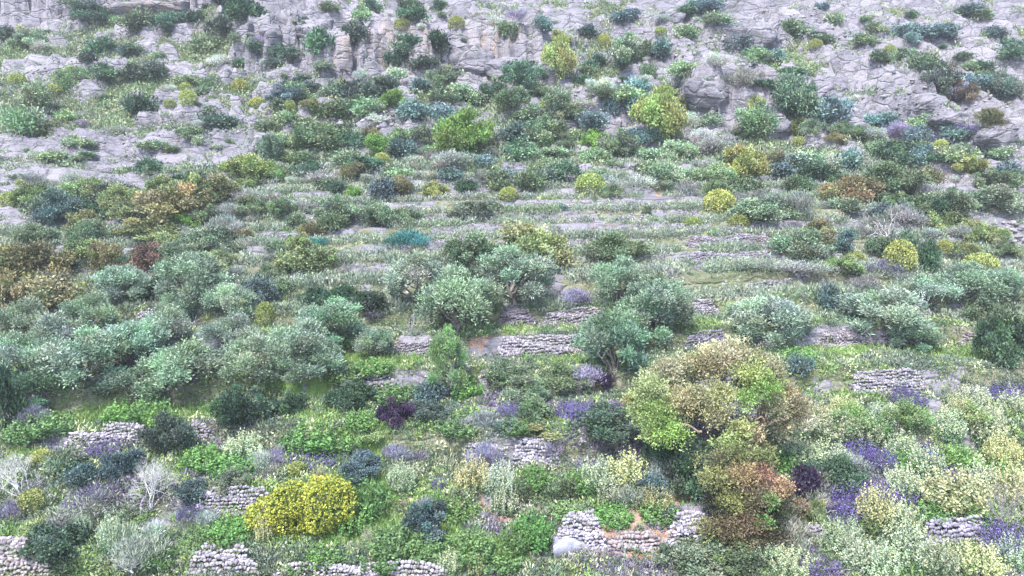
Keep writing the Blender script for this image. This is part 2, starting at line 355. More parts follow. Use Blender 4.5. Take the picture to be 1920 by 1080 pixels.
# ------------------------------------------------------------------ leaf clouds
def unit(v): return v / np.maximum(np.linalg.norm(v, axis=-1, keepdims=True), 1e-6)
def quads(p, a, b, L, Wd):
    """rhombic leaves: base p, long axis a, width axis b"""
    L = L[:, None]; Wd = Wd[:, None]
    V = np.stack([p, p + a * L * .5 + b * Wd * .5, p + a * L, p + a * L * .5 - b * Wd * .5], 1).reshape(-1, 3)
    return V, np.arange(len(V)).reshape(-1, 4)
def cloud(r, lobes, n, L, Wd, out=.7, up=.25, cols=None, lobevar=.18, tintf=None, fill=.35, lump=.2):
    lobes = np.asarray(lobes, float)
    wt = (lobes[:, 3] * lobes[:, 4] + lobes[:, 4] * lobes[:, 5]); wt = wt / wt.sum()
    k = r.choice(len(lobes), n, p=wt)
    d = unit(r.normal(size=(n, 3))); d[:, 2] = np.where((d[:, 2] < 0) & (r.random(n) < .5), -d[:, 2], d[:, 2])
    rad = 1 - fill * r.random(n) ** 1.4
    rad *= 1 + lump * (vn(d[:, 0] * 3.1 + k * 7.3, d[:, 1] * 3.1 + d[:, 2] * 2.7, 5) + .6 * vn(d[:, 0] * 8 + k * 3.3, d[:, 1] * 8 + d[:, 2] * 6, 6))
    p = lobes[k, :3] + d * rad[:, None] * lobes[k, 3:6]
    ok = p[:, 2] > .01; p, d, k = p[ok], d[ok], k[ok]; n = len(p)
    a = unit(d * out + r.normal(size=(n, 3)) * .55 + np.array([0, 0, up])); b = unit(np.cross(a, r.normal(size=(n, 3))))
    V, Q = quads(p, a, b, L * r.uniform(.6, 1.4, n), Wd * r.uniform(.7, 1.3, n))
    cols = np.array(cols if cols is not None else [(1, 1, 1), (1.25, 1.2, 1.0), (.75, .82, .85)])
    lv = 1 + lobevar * r.normal(size=len(lobes)); lh = r.normal(size=(len(lobes), 3)) * .06
    t = cols[r.integers(0, len(cols), n)] * r.uniform(.8, 1.2, (n, 1)) * np.clip(lv[k], .5, 1.6)[:, None] * (1 + lh[k])
    if tintf is not None: t = tintf(p, d, k, t)
    return V, Q, np.repeat(np.clip(t, 0, 4), 4, axis=0)
def dome_lobes(r, m, hh=.7, spread=.3, rr=(.16, .26)):
    ox, oy = r.uniform(-.12, .12, 2)
    L = [(ox, oy, hh * .36, r.uniform(.2, .3), r.uniform(.2, .3), hh * .38)]
    for i in range(m):
        a = r.uniform(0, 6.28); q = spread * 1.2 * r.random() ** .5; R_ = r.uniform(rr[0] * .6, rr[1])
        z = hh * (1 - R_ / hh) * r.uniform(.35, 1.0) * (1 - (q / .5) ** 2 * .55)
        L.append((math.cos(a) * q, math.sin(a) * q, max(z, R_ * .6), R_, R_, R_ * r.uniform(.7, 1.0)))
    return L
def tubes(paths, nseg=6):
    Vs, Qs, base = [], [], 0
    for pts, rad in paths:
        pts = np.array(pts, float); n = len(pts)
        for i in range(n):
            t = unit(pts[min(i + 1, n - 1)] - pts[max(i - 1, 0)]); u = unit(np.cross(t, [.31, .95, .05])); v = np.cross(t, u)
            an = np.linspace(0, 2 * math.pi, nseg, endpoint=False)
            Vs.append(pts[i] + rad[i] * (np.cos(an)[:, None] * u + np.sin(an)[:, None] * v))
        for i in range(n - 1):
            for j in range(nseg):
                a = base + i * nseg + j; b = base + i * nseg + (j + 1) % nseg; Qs.append((a, b, b + nseg, a + nseg))
        base += n * nseg
    return np.concatenate(Vs), np.array(Qs)
def limb(r, a, b, r0, r1, n=6, wob=.08):
    a = np.array(a, float); b = np.array(b, float); t = np.linspace(0, 1, n)[:, None]
    L = np.linalg.norm(b - a); w_ = r.normal(size=(n, 3)) * wob * L; w_[0] = 0; w_[-1] = 0
    p = a + (b - a) * t + w_; p[:, 2] += np.sin(t[:, 0] * math.pi) * L * .06
    return (p, np.linspace(r0, r1, n))
def hide(o): bpy.data.objects.remove(o)

PROTO = {}
def proto(kind, V, Q, t, m=None, trunk=None, bark=None):
    o = mk(kind, V, Q, m or M_LEAF, tint=t); me = o.data; bpy.data.objects.remove(o)
    tm = None
    if trunk is not None:
        o2 = mk('trunk', trunk[0], trunk[1], bark or M_BARK, smooth=True); tm = o2.data; bpy.data.objects.remove(o2)
    PROTO.setdefault(kind, []).append((me, tm))
r = np.random.default_rng(5)
for i in range(11):     # small rounded shrubs
    V, Q, t = cloud(r, dome_lobes(r, 9 + i, r.uniform(.5, .85)), 2600, .075, .042, fill=.6, lump=.5, lobevar=.24); proto('shrub', V, Q, t)
for i in range(7):     # large dense shrubs
    V, Q, t = cloud(r, dome_lobes(r, 22, .75, .36, (.10, .18)), 11000, .040, .024, lump=.5, fill=.6, lobevar=.24); proto('bigshrub', V, Q, t)
def olive(r):
    m = 15; lobes = []
    for i in range(m):
        a = i * 2.4 + r.uniform(-.4, .4); q = .36 * math.sqrt((i + .5) / m); R_ = r.uniform(.10, .17)
        lobes.append((math.cos(a) * q, math.sin(a) * q, .52 + .30 * (1 - (q / .4) ** 2) + r.uniform(-.14, .08), R_, R_, R_ * r.uniform(.8, 1.2)))
    for i in range(5):
        a = r.uniform(0, 6.28); lobes.append((math.cos(a) * .34, math.sin(a) * .34, r.uniform(.28, .42), .12, .12, .13))
    V, Q, t = cloud(r, lobes, 14000, .042, .0135, out=.8, up=.55, fill=.7, lump=.45, cols=[(1, 1, 1), (1.5, 1.5, 1.35), (.62, .72, .66), (1.15, 1.25, 1.0)], lobevar=.15)
    tr = [limb(r, (0, 0, -.08), (.02, .01, .2), .034, .026, 5, .03)]
    for L in lobes[::2]:
        mid = (L[0] * .45 + .01, L[1] * .45, .2 + (L[2] - .2) * .5)
        tr.append(limb(r, (.02, .01, .18), mid, .02, .012, 5)); tr.append(limb(r, mid, (L[0], L[1], L[2]), .012, .004, 5))
    return V, Q, t, tubes(tr)
for i in range(6):
    V, Q, t, tr = olive(r); proto('olive', V, Q, t, trunk=tr)
for i in range(4):     # grey twiggy scrub: upright thin shoots
    V, Q, t = cloud(r, dome_lobes(r, 9, .65), 3600, .085, .011, out=.6, up=1.1, fill=.8, cols=[(1, 1, 1), (1.4, 1.35, 1.4), (.6, .65, .6)]); proto('twiggy', V, Q, t, M_DRY)
for i in range(3):     # spurge domes: tight heads over a smooth dome
    def heads(p, d, k, t):
        return np.where(r.random((len(p), 1)) < .8, np.array([[1, 1, 1]]) * r.uniform(.8, 1.15, (len(p), 1)), np.array([[.3, .5, .35]]))
    V, Q, t = cloud(r, [(0, 0, .30, .46, .46, .38), (.1, .05, .32, .36, .4, .36), (-.12, -.05, .26, .34, .36, .34)], 3400, .035, .05, out=.25, up=.2, fill=.12, lump=.06, tintf=heads); proto('spurge', V, Q, t)
def spikes(r, n, tipc, lowc, h=.8, rad=.42, per=26, tipfrac=.45, L=.075, Wd=.03, lean=.35):
    q = rad * r.random(n) ** .5; a = r.uniform(0, 6.28, n); base = np.stack([np.cos(a) * q, np.sin(a) * q, 0 * q], 1)
    hh = h * r.uniform(.6, 1.05, n) * (1 - .45 * (q / rad) ** 2); dr = unit(np.stack([np.cos(a) * q * lean / rad + r.normal(size=n) * .08, np.sin(a) * q * lean / rad + r.normal(size=n) * .08, 0 * q + 1], 1))
    f = np.tile(np.linspace(.12, 1, per), n); k = np.repeat(np.arange(n), per); m = n * per
    p = base[k] + dr[k] * (hh[k] * f)[:, None] + r.normal(size=(m, 3)) * .008
    o = unit(r.normal(size=(m, 3)) * [1, 1, .25] + [0, 0, .35]); b = unit(np.cross(o, r.normal(size=(m, 3))))
    V, Q = quads(p, o, b, L * r.uniform(.6, 1.3, m) * (1.15 - .6 * f), Wd * r.uniform(.7, 1.3, m))
    tip = (f + r.normal(size=m) * .12 > 1 - tipfrac)[:, None]
    tipc = np.array(tipc); lowc = np.array(lowc)
    t = np.where(tip, tipc[r.integers(0, len(tipc), m)], lowc[r.integers(0, len(lowc), m)]) * r.uniform(.75, 1.2, (m, 1))
    return V, Q, np.repeat(t, 4, axis=0)
for i in range(5):     # pale flowering sage-like shrub, upright leafy spikes
    V, Q, t = spikes(r, 130, [(.25, .28, .17), (.30, .30, .18), (.18, .22, .15), (.20, .24, .18)], [(.08, .13, .06), (.13, .18, .11), (.06, .09, .05)], .75, .44, 30, .42)
    proto('pale', V, Q, t)
for i in range(4):     # purple flowering low shrub
    V, Q, t = spikes(r, 320, [(.075, .055, .155), (.10, .078, .195), (.055, .045, .115), (.07, .085, .10)], [(.05, .08, .05), (.09, .10, .12)], .5, .46, 14, .5, .05, .022)
    proto('purple', V, Q, t)
for i in range(4):     # leafy herbs
    V, Q, t = spikes(r, 90, [(1.2, 1.2, 1), (.9, 1, .9)], [(.8, .9, .8), (.6, .7, .6)], .6, .45, 20, .5, .12, .04); proto('herb', V, Q, t)

# kind -> (proto, object name, category, phrase, colours)
K = {
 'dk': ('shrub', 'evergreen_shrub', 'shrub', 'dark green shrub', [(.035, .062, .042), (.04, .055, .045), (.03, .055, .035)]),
 'bl': ('shrub', 'evergreen_shrub', 'shrub', 'dusky blue-green shrub', [(.055, .085, .085), (.05, .075, .08)]),
 'gr': ('shrub', 'leafy_shrub', 'shrub', 'mid green leafy shrub', [(.08, .11, .065), (.095, .125, .085), (.07, .10, .06)]),
 'br': ('bigshrub', 'leafy_shrub', 'shrub', 'bright green leafy shrub', [(.10, .18, .045), (.095, .17, .045)]),
 'ye': ('bigshrub', 'leafy_shrub', 'shrub', 'yellow-olive leafy shrub', [(.135, .17, .06), (.15, .17, .065)]),
 'yg': ('bigshrub', 'leafy_shrub', 'shrub', 'soft yellow-green shrub', [(.115, .16, .075), (.125, .155, .075)]),
 'yl': ('spurge', 'spurge_dome', 'spurge', 'yellow domed spurge', [(.23, .24, .075), (.20, .22, .075)]),
 'gy': ('twiggy', 'twiggy_scrub', 'shrub', 'grey twiggy scrub bush', [(.17, .18, .16), (.15, .16, .15)]),
 'mv': ('twiggy', 'twiggy_scrub', 'shrub', 'mauve-grey twiggy bush', [(.17, .15, .21), (.14, .13, .18)]),
 'rd': ('bigshrub', 'russet_shrub', 'shrub', 'russet brown shrub', [(.105, .08, .06), (.10, .082, .055)]),
 'oc': ('bigshrub', 'ochre_shrub', 'shrub', 'ochre shrub', [(.13, .115, .06)]),
 'bo': ('bigshrub', 'leafy_shrub', 'shrub', 'brown-olive shrub', [(.11, .11, .055), (.12, .115, .065)]),
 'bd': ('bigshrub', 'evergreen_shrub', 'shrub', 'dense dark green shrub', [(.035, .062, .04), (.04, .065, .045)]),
 'bg': ('bigshrub', 'leafy_shrub', 'shrub', 'large green shrub', [(.085, .12, .07), (.09, .12, .08)]),
 'tq': ('twiggy', 'mound_bush', 'shrub', 'blue-green mounded bush', [(.035, .11, .11)]),
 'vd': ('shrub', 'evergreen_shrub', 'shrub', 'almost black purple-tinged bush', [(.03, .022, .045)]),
 'ol': ('olive', 'olive_tree', 'olive tree', 'grey-green olive tree', [(.125, .165, .13), (.135, .17, .14), (.11, .15, .112)]),
 'od': ('olive', 'olive_tree', 'olive tree', 'darker green olive tree', [(.075, .11, .082)]),
 'sp': ('olive', 'young_tree', 'tree', 'pale green young tree', [(.095, .14, .075)]),
 'ph': ('pale', 'pale_flowering_shrub', 'flowering shrub', 'pale cream flowering shrub', [(1, 1, 1), (1.1, 1.0, .8), (.95, 1.02, 1.05)]),
 'pu': ('purple', 'purple_flowering_shrub', 'flowering shrub', 'purple flowering low shrub', [(1, 1, 1), (1.1, 1, 1.15)]),
 'hb': ('herb', 'leafy_herb', 'plant', 'fresh green herb clump', [(.08, .145, .05), (.075, .125, .055)]),
}
ITEMS = []   # kind, cx, cy, w, h, label
def add(k, s):
    for q in s.split(';'):
        q = q.strip()
        if not q: continue
        p = q.split('|'); a = [float(x) for x in p[0].split(',')]
        ITEMS.append([k] + a + [p[1].strip() if len(p) > 1 else None])
add('dk', '''165,28,70,36;318,50,70,38;368,35,50,35;195,85,45,40;165,110,30,28;10,72,30,26;190,137,40,32;245,140,42,36;287,135,58,50;255,205,55,50;
407,225,60,40;272,315,38,34;355,340,55,30;450,115,28,22;530,85,50,35;565,55,30,30;605,75,50,58;450,18,60,50;430,10,90,26;415,48,45,50;190,365,110,38;205,400,70,18;
698,12,30,22;770,27,50,32;823,12,30,20;745,105,36,50;765,90,50,35;825,82,48,46;800,115,55,28;660,75,45,45;687,117,25,28;975,145,70,45;905,163,30,30;935,165,25,25;
665,165,50,45;700,170,50,48;730,165,42,36;630,172,44,40;585,165,40,30;1115,120,40,30;1092,150,30,28;662,262,40,40;975,285,60,48;1420,155,45,18;1770,165,70,55;1740,120,50,38;
1905,112,40,30;1845,125,40,30;1900,85,50,35;1690,290,75,48;1530,330,60,42;1870,165,70,50;1900,265,40,28;285,552,70,52;590,562,60,40;640,560,70,40;690,568,70,36;890,530,46,34;700,575,60,30;
305,830,80,72|dark bush standing at the end of the long pale stone wall;455,775,95,72|broad dark bush beyond the short lichen-yellow wall;660,745,85,44;1742,487,38,60|very dark upright bush beside the rounded orange-yellow spurge;
90,1035,115,60|dark green low bush at the bottom corner above the pinkish rubble;10,770,60,110;540,760,70,36;800,775,80,30;480,95,30,26;1060,320,50,40;1030,330,60,40;235,500,30,30;1765,405,40,40;150,395,60,40''')  # a tree shadow and a dark hollow are also drawn here as dark shrubs
add('bl', '''785,165,44,36;1390,82,44,40;1245,92,48,40;1190,165,50,60;1145,205,30,45;960,255,58,55;775,207,55,45;835,215,60,42;760,285,55,42;1375,52,36,26;1445,108,50,26;1565,210,60,60;1700,55,50,26;
1820,22,48,28;1710,78,26,22;1760,68,60,36;1865,60,34,26;1595,300,50,52;1460,320,60,38;1015,50,30,30;1720,255,44,40;115,400,78,68|blue-grey twiggy shrub beside the bright green bush at the slab edge;480,555,60,50;1585,460,46,36;
1610,62,22,16;1540,12,25,22;1650,225,60,40;1730,300,44,40;1100,60,40,30;1180,30,50,26;1310,10,44,30;1830,160,50,30;1800,245,60,44;245,88,44,30;1560,565,60,52;1425,205,44,34;1335,20,50,26;950,810,50,24;360,930,60,30;230,880,70,50;150,900,60,40;810,740,60,40;1210,905,80,40;680,880,80,40;800,990,90,60;1500,690,50,44;1660,400,50,30''')
add('gr', '''227,40,34,24;262,42,52,42;50,80,62,42;135,150,62,42;63,182,50,50;45,228,58,62|large dark green shrub below the pale grass terrace on the upper slope;88,238,50,32;123,218,35,24;135,262,34,22;165,270,34,18;280,268,52,28;322,276,34,18;375,260,26,20;95,292,56,22;155,292,40,16;385,85,50,40;252,98,45,26;300,103,24,12;350,150,50,28;
560,180,50,40;620,210,60,50;678,30,30,30;948,55,46,36;1180,105,76,56;1217,130,30,36;885,185,40,34;1015,285,70,32;1120,290,50,32;1000,215,60,40;1050,195,70,50;815,280,50,30;790,255,40,30;985,345,60,40;930,345,60,36;
1245,325,60,36;1340,40,50,26;1485,50,56,40;1540,75,40,28;1420,240,80,62;1565,35,30,28;1620,80,36,26;1700,98,36,26;1735,115,50,40;1800,295,52,38;1634,283,36,20;1870,380,100,52;68,395,54,44|bright green shrub on the edge of the grey rock slab;385,385,42,46;625,420,50,32;700,405,78,48;
1740,390,60,52;1650,465,52,46;1705,470,52,52;1380,300,50,40;1090,255,50,30;1330,225,40,30;535,225,40,32;570,235,50,30;640,240,60,40;690,205,50,36;520,200,44,34;850,235,44,30;1270,290,66,38;1215,290,50,34;1340,330,70,40;1400,350,60,34;1680,345,110,60;1590,385,60,34;
1840,590,52,42;30,330,30,14;1445,395,110,46;520,270,40,30;560,300,60,36;600,250,60,40;1010,300,44,30;860,240,40,26;1300,1060,120,50;1400,1055,110,46;990,930,60,30;1060,925,60,40;430,905,70,36;120,870,60,46;1000,780,60,40''')
add('bg', '''600,262,95,50;1025,255,80,54;1165,280,74,54;400,455,100,52;1505,465,96,54|rounded soft green bush alone on the mid terrace above the pale wall strip;1160,472,105,54|wide soft green bush above the centre olives;885,478,95,60;895,395,90,36;1780,395,80,60;760,410,60,34;1060,720,90,50;990,735,80,44;
940,705,80,44|green bush mass below the middle dry stone wall''')
add('br', '''740,195,50,34|vivid green bush just below the dark thicket under the cliff;705,275,54,40|vivid green rounded bush above the pale yellow spurge;875,258,94,78|largest vivid lime-green tree-like bush in the upper middle;1115,265,46,36;350,415,60,32;660,365,30,26''')
add('ye', '''465,320,88,52|mustard-green broad shrub beneath the near-black round bush;1053,122,56,70|yellow-olive round tree at the end of the cliff band;1235,232,86,92|tall dome-shaped olive-yellow tree in front of pale rocks;1395,312,78,58;130,550,72,44;1050,78,40,30;815,358,44,32|olive-yellow bush alone among the upper terraces;1820,325,50,32;1495,235,40,32;1415,195,36,30''')
add('oc', '1590,362,84,54|ochre and brown shrub on the upper right terrace edge')
add('yg', '''515,330,42,28;270,435,125,46;990,470,140,80|broad yellow-green bush, bigger of the pair above the centre olives;580,497,120,56|wide yellow-green shrub on the left mid terrace;1780,420,70,44;1330,278,40,24;700,820,60,36;1590,800,70,40;1700,790,70,46;1820,790,60,44;1530,965,40,44;80,1000,70,36;240,400,70,36;300,450,60,30''')
add('yl', '''100,175,38,22;348,166,22,14;448,168,30,22;352,195,30,22;482,197,30,18;318,197,22,13;542,207,22,24;30,155,28,18;433,25,14,16;420,72,16,16;752,48,26,15;855,51,28,18;1132,82,22,20;716,301,26,18;1105,352,54,36|large pale yellow spurge dome on the uppermost terrace;
953,368,32,20;1352,387,56,40|pale yellow spurge dome at the right end of the terraces;1385,420,38,24;1300,420,32,16;1603,483,38,18;1690,492,54,48|rounded orange-yellow spurge beside the very dark upright bush;1773,468,26,22;1840,498,56,30;495,595,32,34|small yellow spurge among the grey-green olives;1530,92,22,14;1415,75,20,14;22,377,46,22;
57,947,48,32|small lime-yellow spurge near the bare grey bush at the photo edge;78,862,38,22;555,885,32,22;720,160,20,14;1765,275,22,14;1240,60,20,12;640,150,18,12;600,140,16,12;1500,270,24,16;1670,95,22,14;1020,205,20,14''')
add('gy', '''218,243,62,24;930,35,36,26;850,300,84,42;600,320,84,46;1400,140,64,46;1340,275,62,48;1735,415,58,24;1625,507,50,30;1505,390,70,56;760,300,50,28;410,112,45,26;560,385,90,30;480,370,80,34;1180,345,110,38;1100,330,80,36;1280,350,70,34;1420,370,80,36;
250,1025,110,70|tangled grey dead scrub under the pale leafy spikes;500,872,60,40;370,985,60,34;165,965,150,56|broad grey-yellow mound of scrub below the bare grey bush;1180,930,110,50;1240,885,60,60;1550,930,110,60;1590,870,80,40;1450,755,60,40;1480,1000,80,70;640,735,30,30;900,790,80,30;1700,520,80,34;1520,500,120,28;1400,495,110,28;1620,535,80,40;
430,400,60,30;800,330,60,30;700,335,60,30;1740,360,60,36;1560,300,60,34''')
add('mv', '''485,90,30,26;155,232,32,20;975,30,38,30;1080,560,64,38|mauve-grey bush between two centre olives;1085,705,90,44|mauve-grey twiggy bush beside the dark green tree;1655,505,64,32|silvery flowering bush touching the orange-yellow spurge;1785,515,64,34;700,590,60,26;1780,255,84,50;1690,240,50,40;1830,280,40,40;520,860,60,34;1040,850,46,50;915,862,70,50;760,850,70,34;800,960,50,44;180,925,80,40;60,790,60,50;1160,820,110,50;1800,175,50,44;20,960,50,44''')
add('rd', '''270,492,74,62|russet red-brown shrub behind the left-hand olives;1805,178,52,50''')
add('bo', '''325,390,130,78|big brown-olive shrub on the upper left terrace;190,492,70,64;45,510,130,90|great dark olive-brown thicket at the photo's edge, upper portion;95,560,130,80|dark olive-brown thicket just above the yellow-olive bush, lower portion;20,590,90,90;1000,800,120,20;1385,1000,70,60''')
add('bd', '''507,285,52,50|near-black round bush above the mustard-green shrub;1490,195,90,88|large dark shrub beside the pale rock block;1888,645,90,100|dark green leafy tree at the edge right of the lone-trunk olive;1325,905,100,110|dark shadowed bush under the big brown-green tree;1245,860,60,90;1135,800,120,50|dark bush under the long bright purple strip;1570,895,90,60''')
add('tq', '765,455,102,44|blue-green mounded bush alone on the mid terraces;595,457,42,26;1055,388,30,15')
add('vd', '740,780,64,46|almost black bush with a purple tinge above the bright herbs;1510,925,60,60;1130,720,40,40;900,535,30,26')  # last bush is made up: shade of a hollow put into its colour
add('ol', '''230,545,105,72;360,540,130,100;430,580,90,70;40,628,100,84;165,608,95,74;110,655,120,90;235,665,120,86;300,640,110,80;150,695,150,100|large olive with a dark trunk above the long pale stone wall;330,715,150,96;430,650,110,76;470,695,120,84;560,668,120,90;620,622,120,86;40,700,90,90;540,700,90,60;600,690,100,60;
780,545,115,92;855,592,150,118|tallest pale olive left of the mid-slope walls;965,535,150,100|olive with a forked trunk standing before the purple-brown wall;1160,545,110,84;1235,590,130,90;1200,620,120,90;1445,612,150,86|wide low olive alone between two stone walls;1745,565,110,66;1830,548,130,74;1665,612,160,60|olive whose short thick trunk shows below an open crown;1720,640,90,50;330,590,70,60;700,655,70,60;1880,545,80,60''')
add('sp', '840,705,72,120|thin pale green sapling rising between two dry stone walls')
add('od', '1150,680,130,120|dense darker green tree just behind the big brown-green tree;70,735,110,80;240,735,120,60;1700,585,60,40')
add('ph', '''455,840,70,50|pale flowering clump with yellow tips under the broad dark bush;205,1010,42,74;155,990,32,46;755,898,54,54;885,895,64,64;935,905,60,60;945,945,52,48;1120,895,70,60;1180,885,80,60;1225,940,62,46;1150,925,60,50;1560,800,80,50;1620,810,70,50;1500,850,70,50;1560,855,70,50;1500,800,60,40;1850,800,70,80;1800,770,60,50;1880,850,60,70;1740,870,60,60;
1690,840,60,54;1790,930,110,80|largest rounded pale flowering mound above the purplish wall;1700,910,60,60;1640,960,70,80;1690,985,80,70;1560,1010,60,60;1600,1040,70,60;1700,1035,80,70;1650,1060,70,60;1900,920,80,80;1760,1050,70,60;1840,1060,80,60;1900,1040,50,60;1780,800,60,60;1900,760,50,44;1830,745,60,40;1590,1000,44,50;1440,1040,60,50;1480,1060,70,50;1520,775,70,44;1585,765,60,40;1660,780,60,40;840,1060,40,50;890,1065,36,40;495,1000,30,60;1350,850,40,36;600,888,30,24;690,1015,24,40;1840,900,60,60''')
add('pu', '''197,838,75,34|purple flowering patch at the foot of the long pale stone wall;1090,772,80,34;1140,775,70,36|bright purple flower patch left of the big brown-green tree;1050,768,50,28;960,770,52,26;585,858,90,28;745,847,44,20;1210,852,90,30|deep purple flowers in front of the half-hidden stone wall;822,907,24,22;1600,840,70,46;1650,860,60,40;1740,855,44,34;1650,922,70,36;1700,925,50,30;
1590,945,80,60;1700,745,66,36;1850,730,90,34;1900,725,60,30;1880,1010,70,70;1530,1062,80,36;150,938,54,26;1260,960,40,24;500,935,40,20;360,960,50,28;1110,875,60,24;1725,830,60,30;660,845,50,22;1820,255,50,24;1560,960,60,40;1350,970,40,20;1850,990,50,40;1780,890,50,30;1370,800,50,30;440,890,50,24''')
add('hb', '''690,940,60,66;660,980,60,50;740,1020,80,50;800,1030,70,44;880,1030,70,44;930,1055,70,40;720,1050,70,40;610,1045,60,34;430,1000,70,40;380,1010,60,34;480,985,50,40;560,1060,60,30;1420,1000,56,60;280,775,60,50;300,790,50,44;90,800,70,40;50,810,60,44;230,775,60,36;380,860,70,36;440,880,70,40;600,820,90,44;640,830,70,40;560,830,60,40;
740,740,70,36;870,730,60,40;970,800,60,24;860,800,70,24;1000,900,60,40;1240,965,60,36;1150,970,60,30;1060,965,60,30;1000,1000,60,60;970,1010,50,44;1090,905,50,36;1820,965,70,36;1750,965,60,36;1600,780,40,40;1800,860,60,40;1700,870,50,36;1640,800,50,40;1470,870,50,40;1500,670,60,30;650,700,70,30;700,690,60,30;640,640,50,24;1360,895,50,40;820,950,40,40;860,960,60,36;300,1045,50,36;520,960,40,30;680,790,60,34;1880,890,50,44;1100,640,50,12;640,910,60,30;1340,1010,44,34''')
# ------------------------------------------------------------------ more small shrubs over the slope, where the photo shows only a dab of each
rs = random.Random(3)
pts = [(i[1], i[2]) for i in ITEMS]
def scatter(n, y0, y1, kinds, wr, mind, test=None):
    c = 0; tries = 0
    while c < n and tries < n * 60:
        tries += 1
        x = rs.uniform(5, 1915); y = y0 + (y1 - y0) * rs.random()
        if test and not test(x, y): continue
        if any(abs(x - a) < mind * 1.5 and abs(y - b) < mind for a, b in pts): continue
        wd = wr[0] + (wr[1] - wr[0]) * rs.random() ** 1.7; pts.append((x, y)); ITEMS.append([rs.choice(kinds), x, y, wd, wd * rs.uniform(.5, .75), None]); c += 1
scatter(150, 2, 330, ['dk', 'gr', 'gr', 'gr', 'gr', 'gy', 'gy', 'gy'], (13, 50), 9)
scatter(45, 330, 560, ['gr', 'gy', 'gy', 'gy'], (22, 46), 13, lambda x, y: x < 640 or x > 1450 or rs.random() < .3)
scatter(75, 130, 360, ['gr', 'gr', 'bl', 'gy', 'bg', 'bo', 'dk'], (38, 66), 17, lambda x, y: x > 480 + (y - 200) * .5 and (x < 1300 or y > 230))
scatter(45, 340, 520, ['bg', 'bg', 'yg', 'gy', 'bo'], (45, 85), 17, lambda x, y: x < 640 or x > 1500)

LAND = [(560,960,'twin yellow spurge domes'),(280,905,'bare grey bush'),(1330,740,'big brown-green tree'),(205,825,'long pale stone wall'),(765,452,'blue-green mounded bush'),
 (1025,650,'largest mid-slope wall'),(1000,845,'rounded pair of walls'),(1100,1000,'bottom wall with the grey boulder'),(1790,998,'purplish lower wall'),(1670,660,'lone-trunk olive'),(1665,718,'flat grey wall segment'),
 (505,285,'near-black round bush'),(465,320,'mustard-green shrub'),(875,258,'largest lime-green bush'),(1235,232,'tall dome-shaped tree'),(1053,122,'round tree at the cliff end'),(930,110,'long cliff band'),(700,165,'dark thicket under the cliff'),
 (290,15,'ochre cliff at the top'),(480,60,'jagged cliff shoulder'),(260,290,'grey rock slabs'),(60,225,'large shrub above the slabs'),(325,390,'big brown-olive shrub'),(270,492,'russet red-brown shrub'),(60,520,'dark olive-brown thicket'),
 (1105,352,'large pale yellow spurge'),(1352,387,'pale yellow spurge dome'),(1690,492,'orange-yellow round spurge'),(1505,465,'rounded soft green bush'),(1400,225,'pale rock block'),(1490,195,'dark shrub by the rock block'),(1420,60,'square outcrop near the top'),
 (1770,165,'dark shrub line on the ridge'),(1590,360,'ochre and brown shrub'),(1880,438,'pale scree'),(1765,335,'rusty earth streak'),(1720,30,'upper ridge corner'),(1140,775,'bright purple flower patch'),(855,590,'tallest pale olive'),(455,840,'yellow-tipped pale clump'),
 (1790,930,'largest pale flowering mound'),(1600,840,'purple sage patch'),(735,780,'almost black bush'),(430,940,'small wall behind the spurges'),(580,497,'wide yellow-green shrub'),(990,470,'broad yellow-green bush'),(440,415,'terrace scree'),(790,957,'little stone pile'),(100,130,'pale upper terrace'),(600,262,'green bushes above the terraces'),(1820,690,'grass strip by the edge tree'),(700,720,'small wall in the grass')]
ORD = ['', 'second ', 'third ', 'fourth ', 'fifth ', 'sixth ', 'seventh ', 'eighth ', 'ninth ', 'tenth ', 'eleventh ', 'twelfth ']
def direction(dx, dy):
    a = math.degrees(math.atan2(-dy, dx)) % 360
    return ['right of', 'up-right of', 'above', 'up-left of', 'left of', 'down-left of', 'below', 'down-right of'][int((a + 22.5) // 45) % 8]
cand = {}
for it in ITEMS:
    if it[5] is None:
        L = min(LAND, key=lambda q: (q[0] - it[1]) ** 2 + ((q[1] - it[2]) * 1.6) ** 2)
        ph = K[it[0]][3]
        dr = direction(it[1] - L[0], (it[2] - L[1]) * 1.3)
        size = 'small ' if it[3] < 38 else ''
        d2 = math.hypot(it[1] - L[0], it[2] - L[1])
        if d2 < 14: dr = 'right beside'
        cand.setdefault((size, ph, L[2], dr), []).append((d2, it))
def _a(s): return s[0].upper() + s[1:]
for (size, ph, ln, dr), v in cand.items():
    v.sort(key=lambda q: q[0])
    for i, (d2, it) in enumerate(v):
        it[5] = f'{size}{ph} {dr} the {ln}' if len(v) == 1 else (f'{size}{ph} {dr} the {ln} (nearer one)' if i == 0 else f'{size}{ph} {dr} the {ln}, {ORD[min(i, 11)]}away')

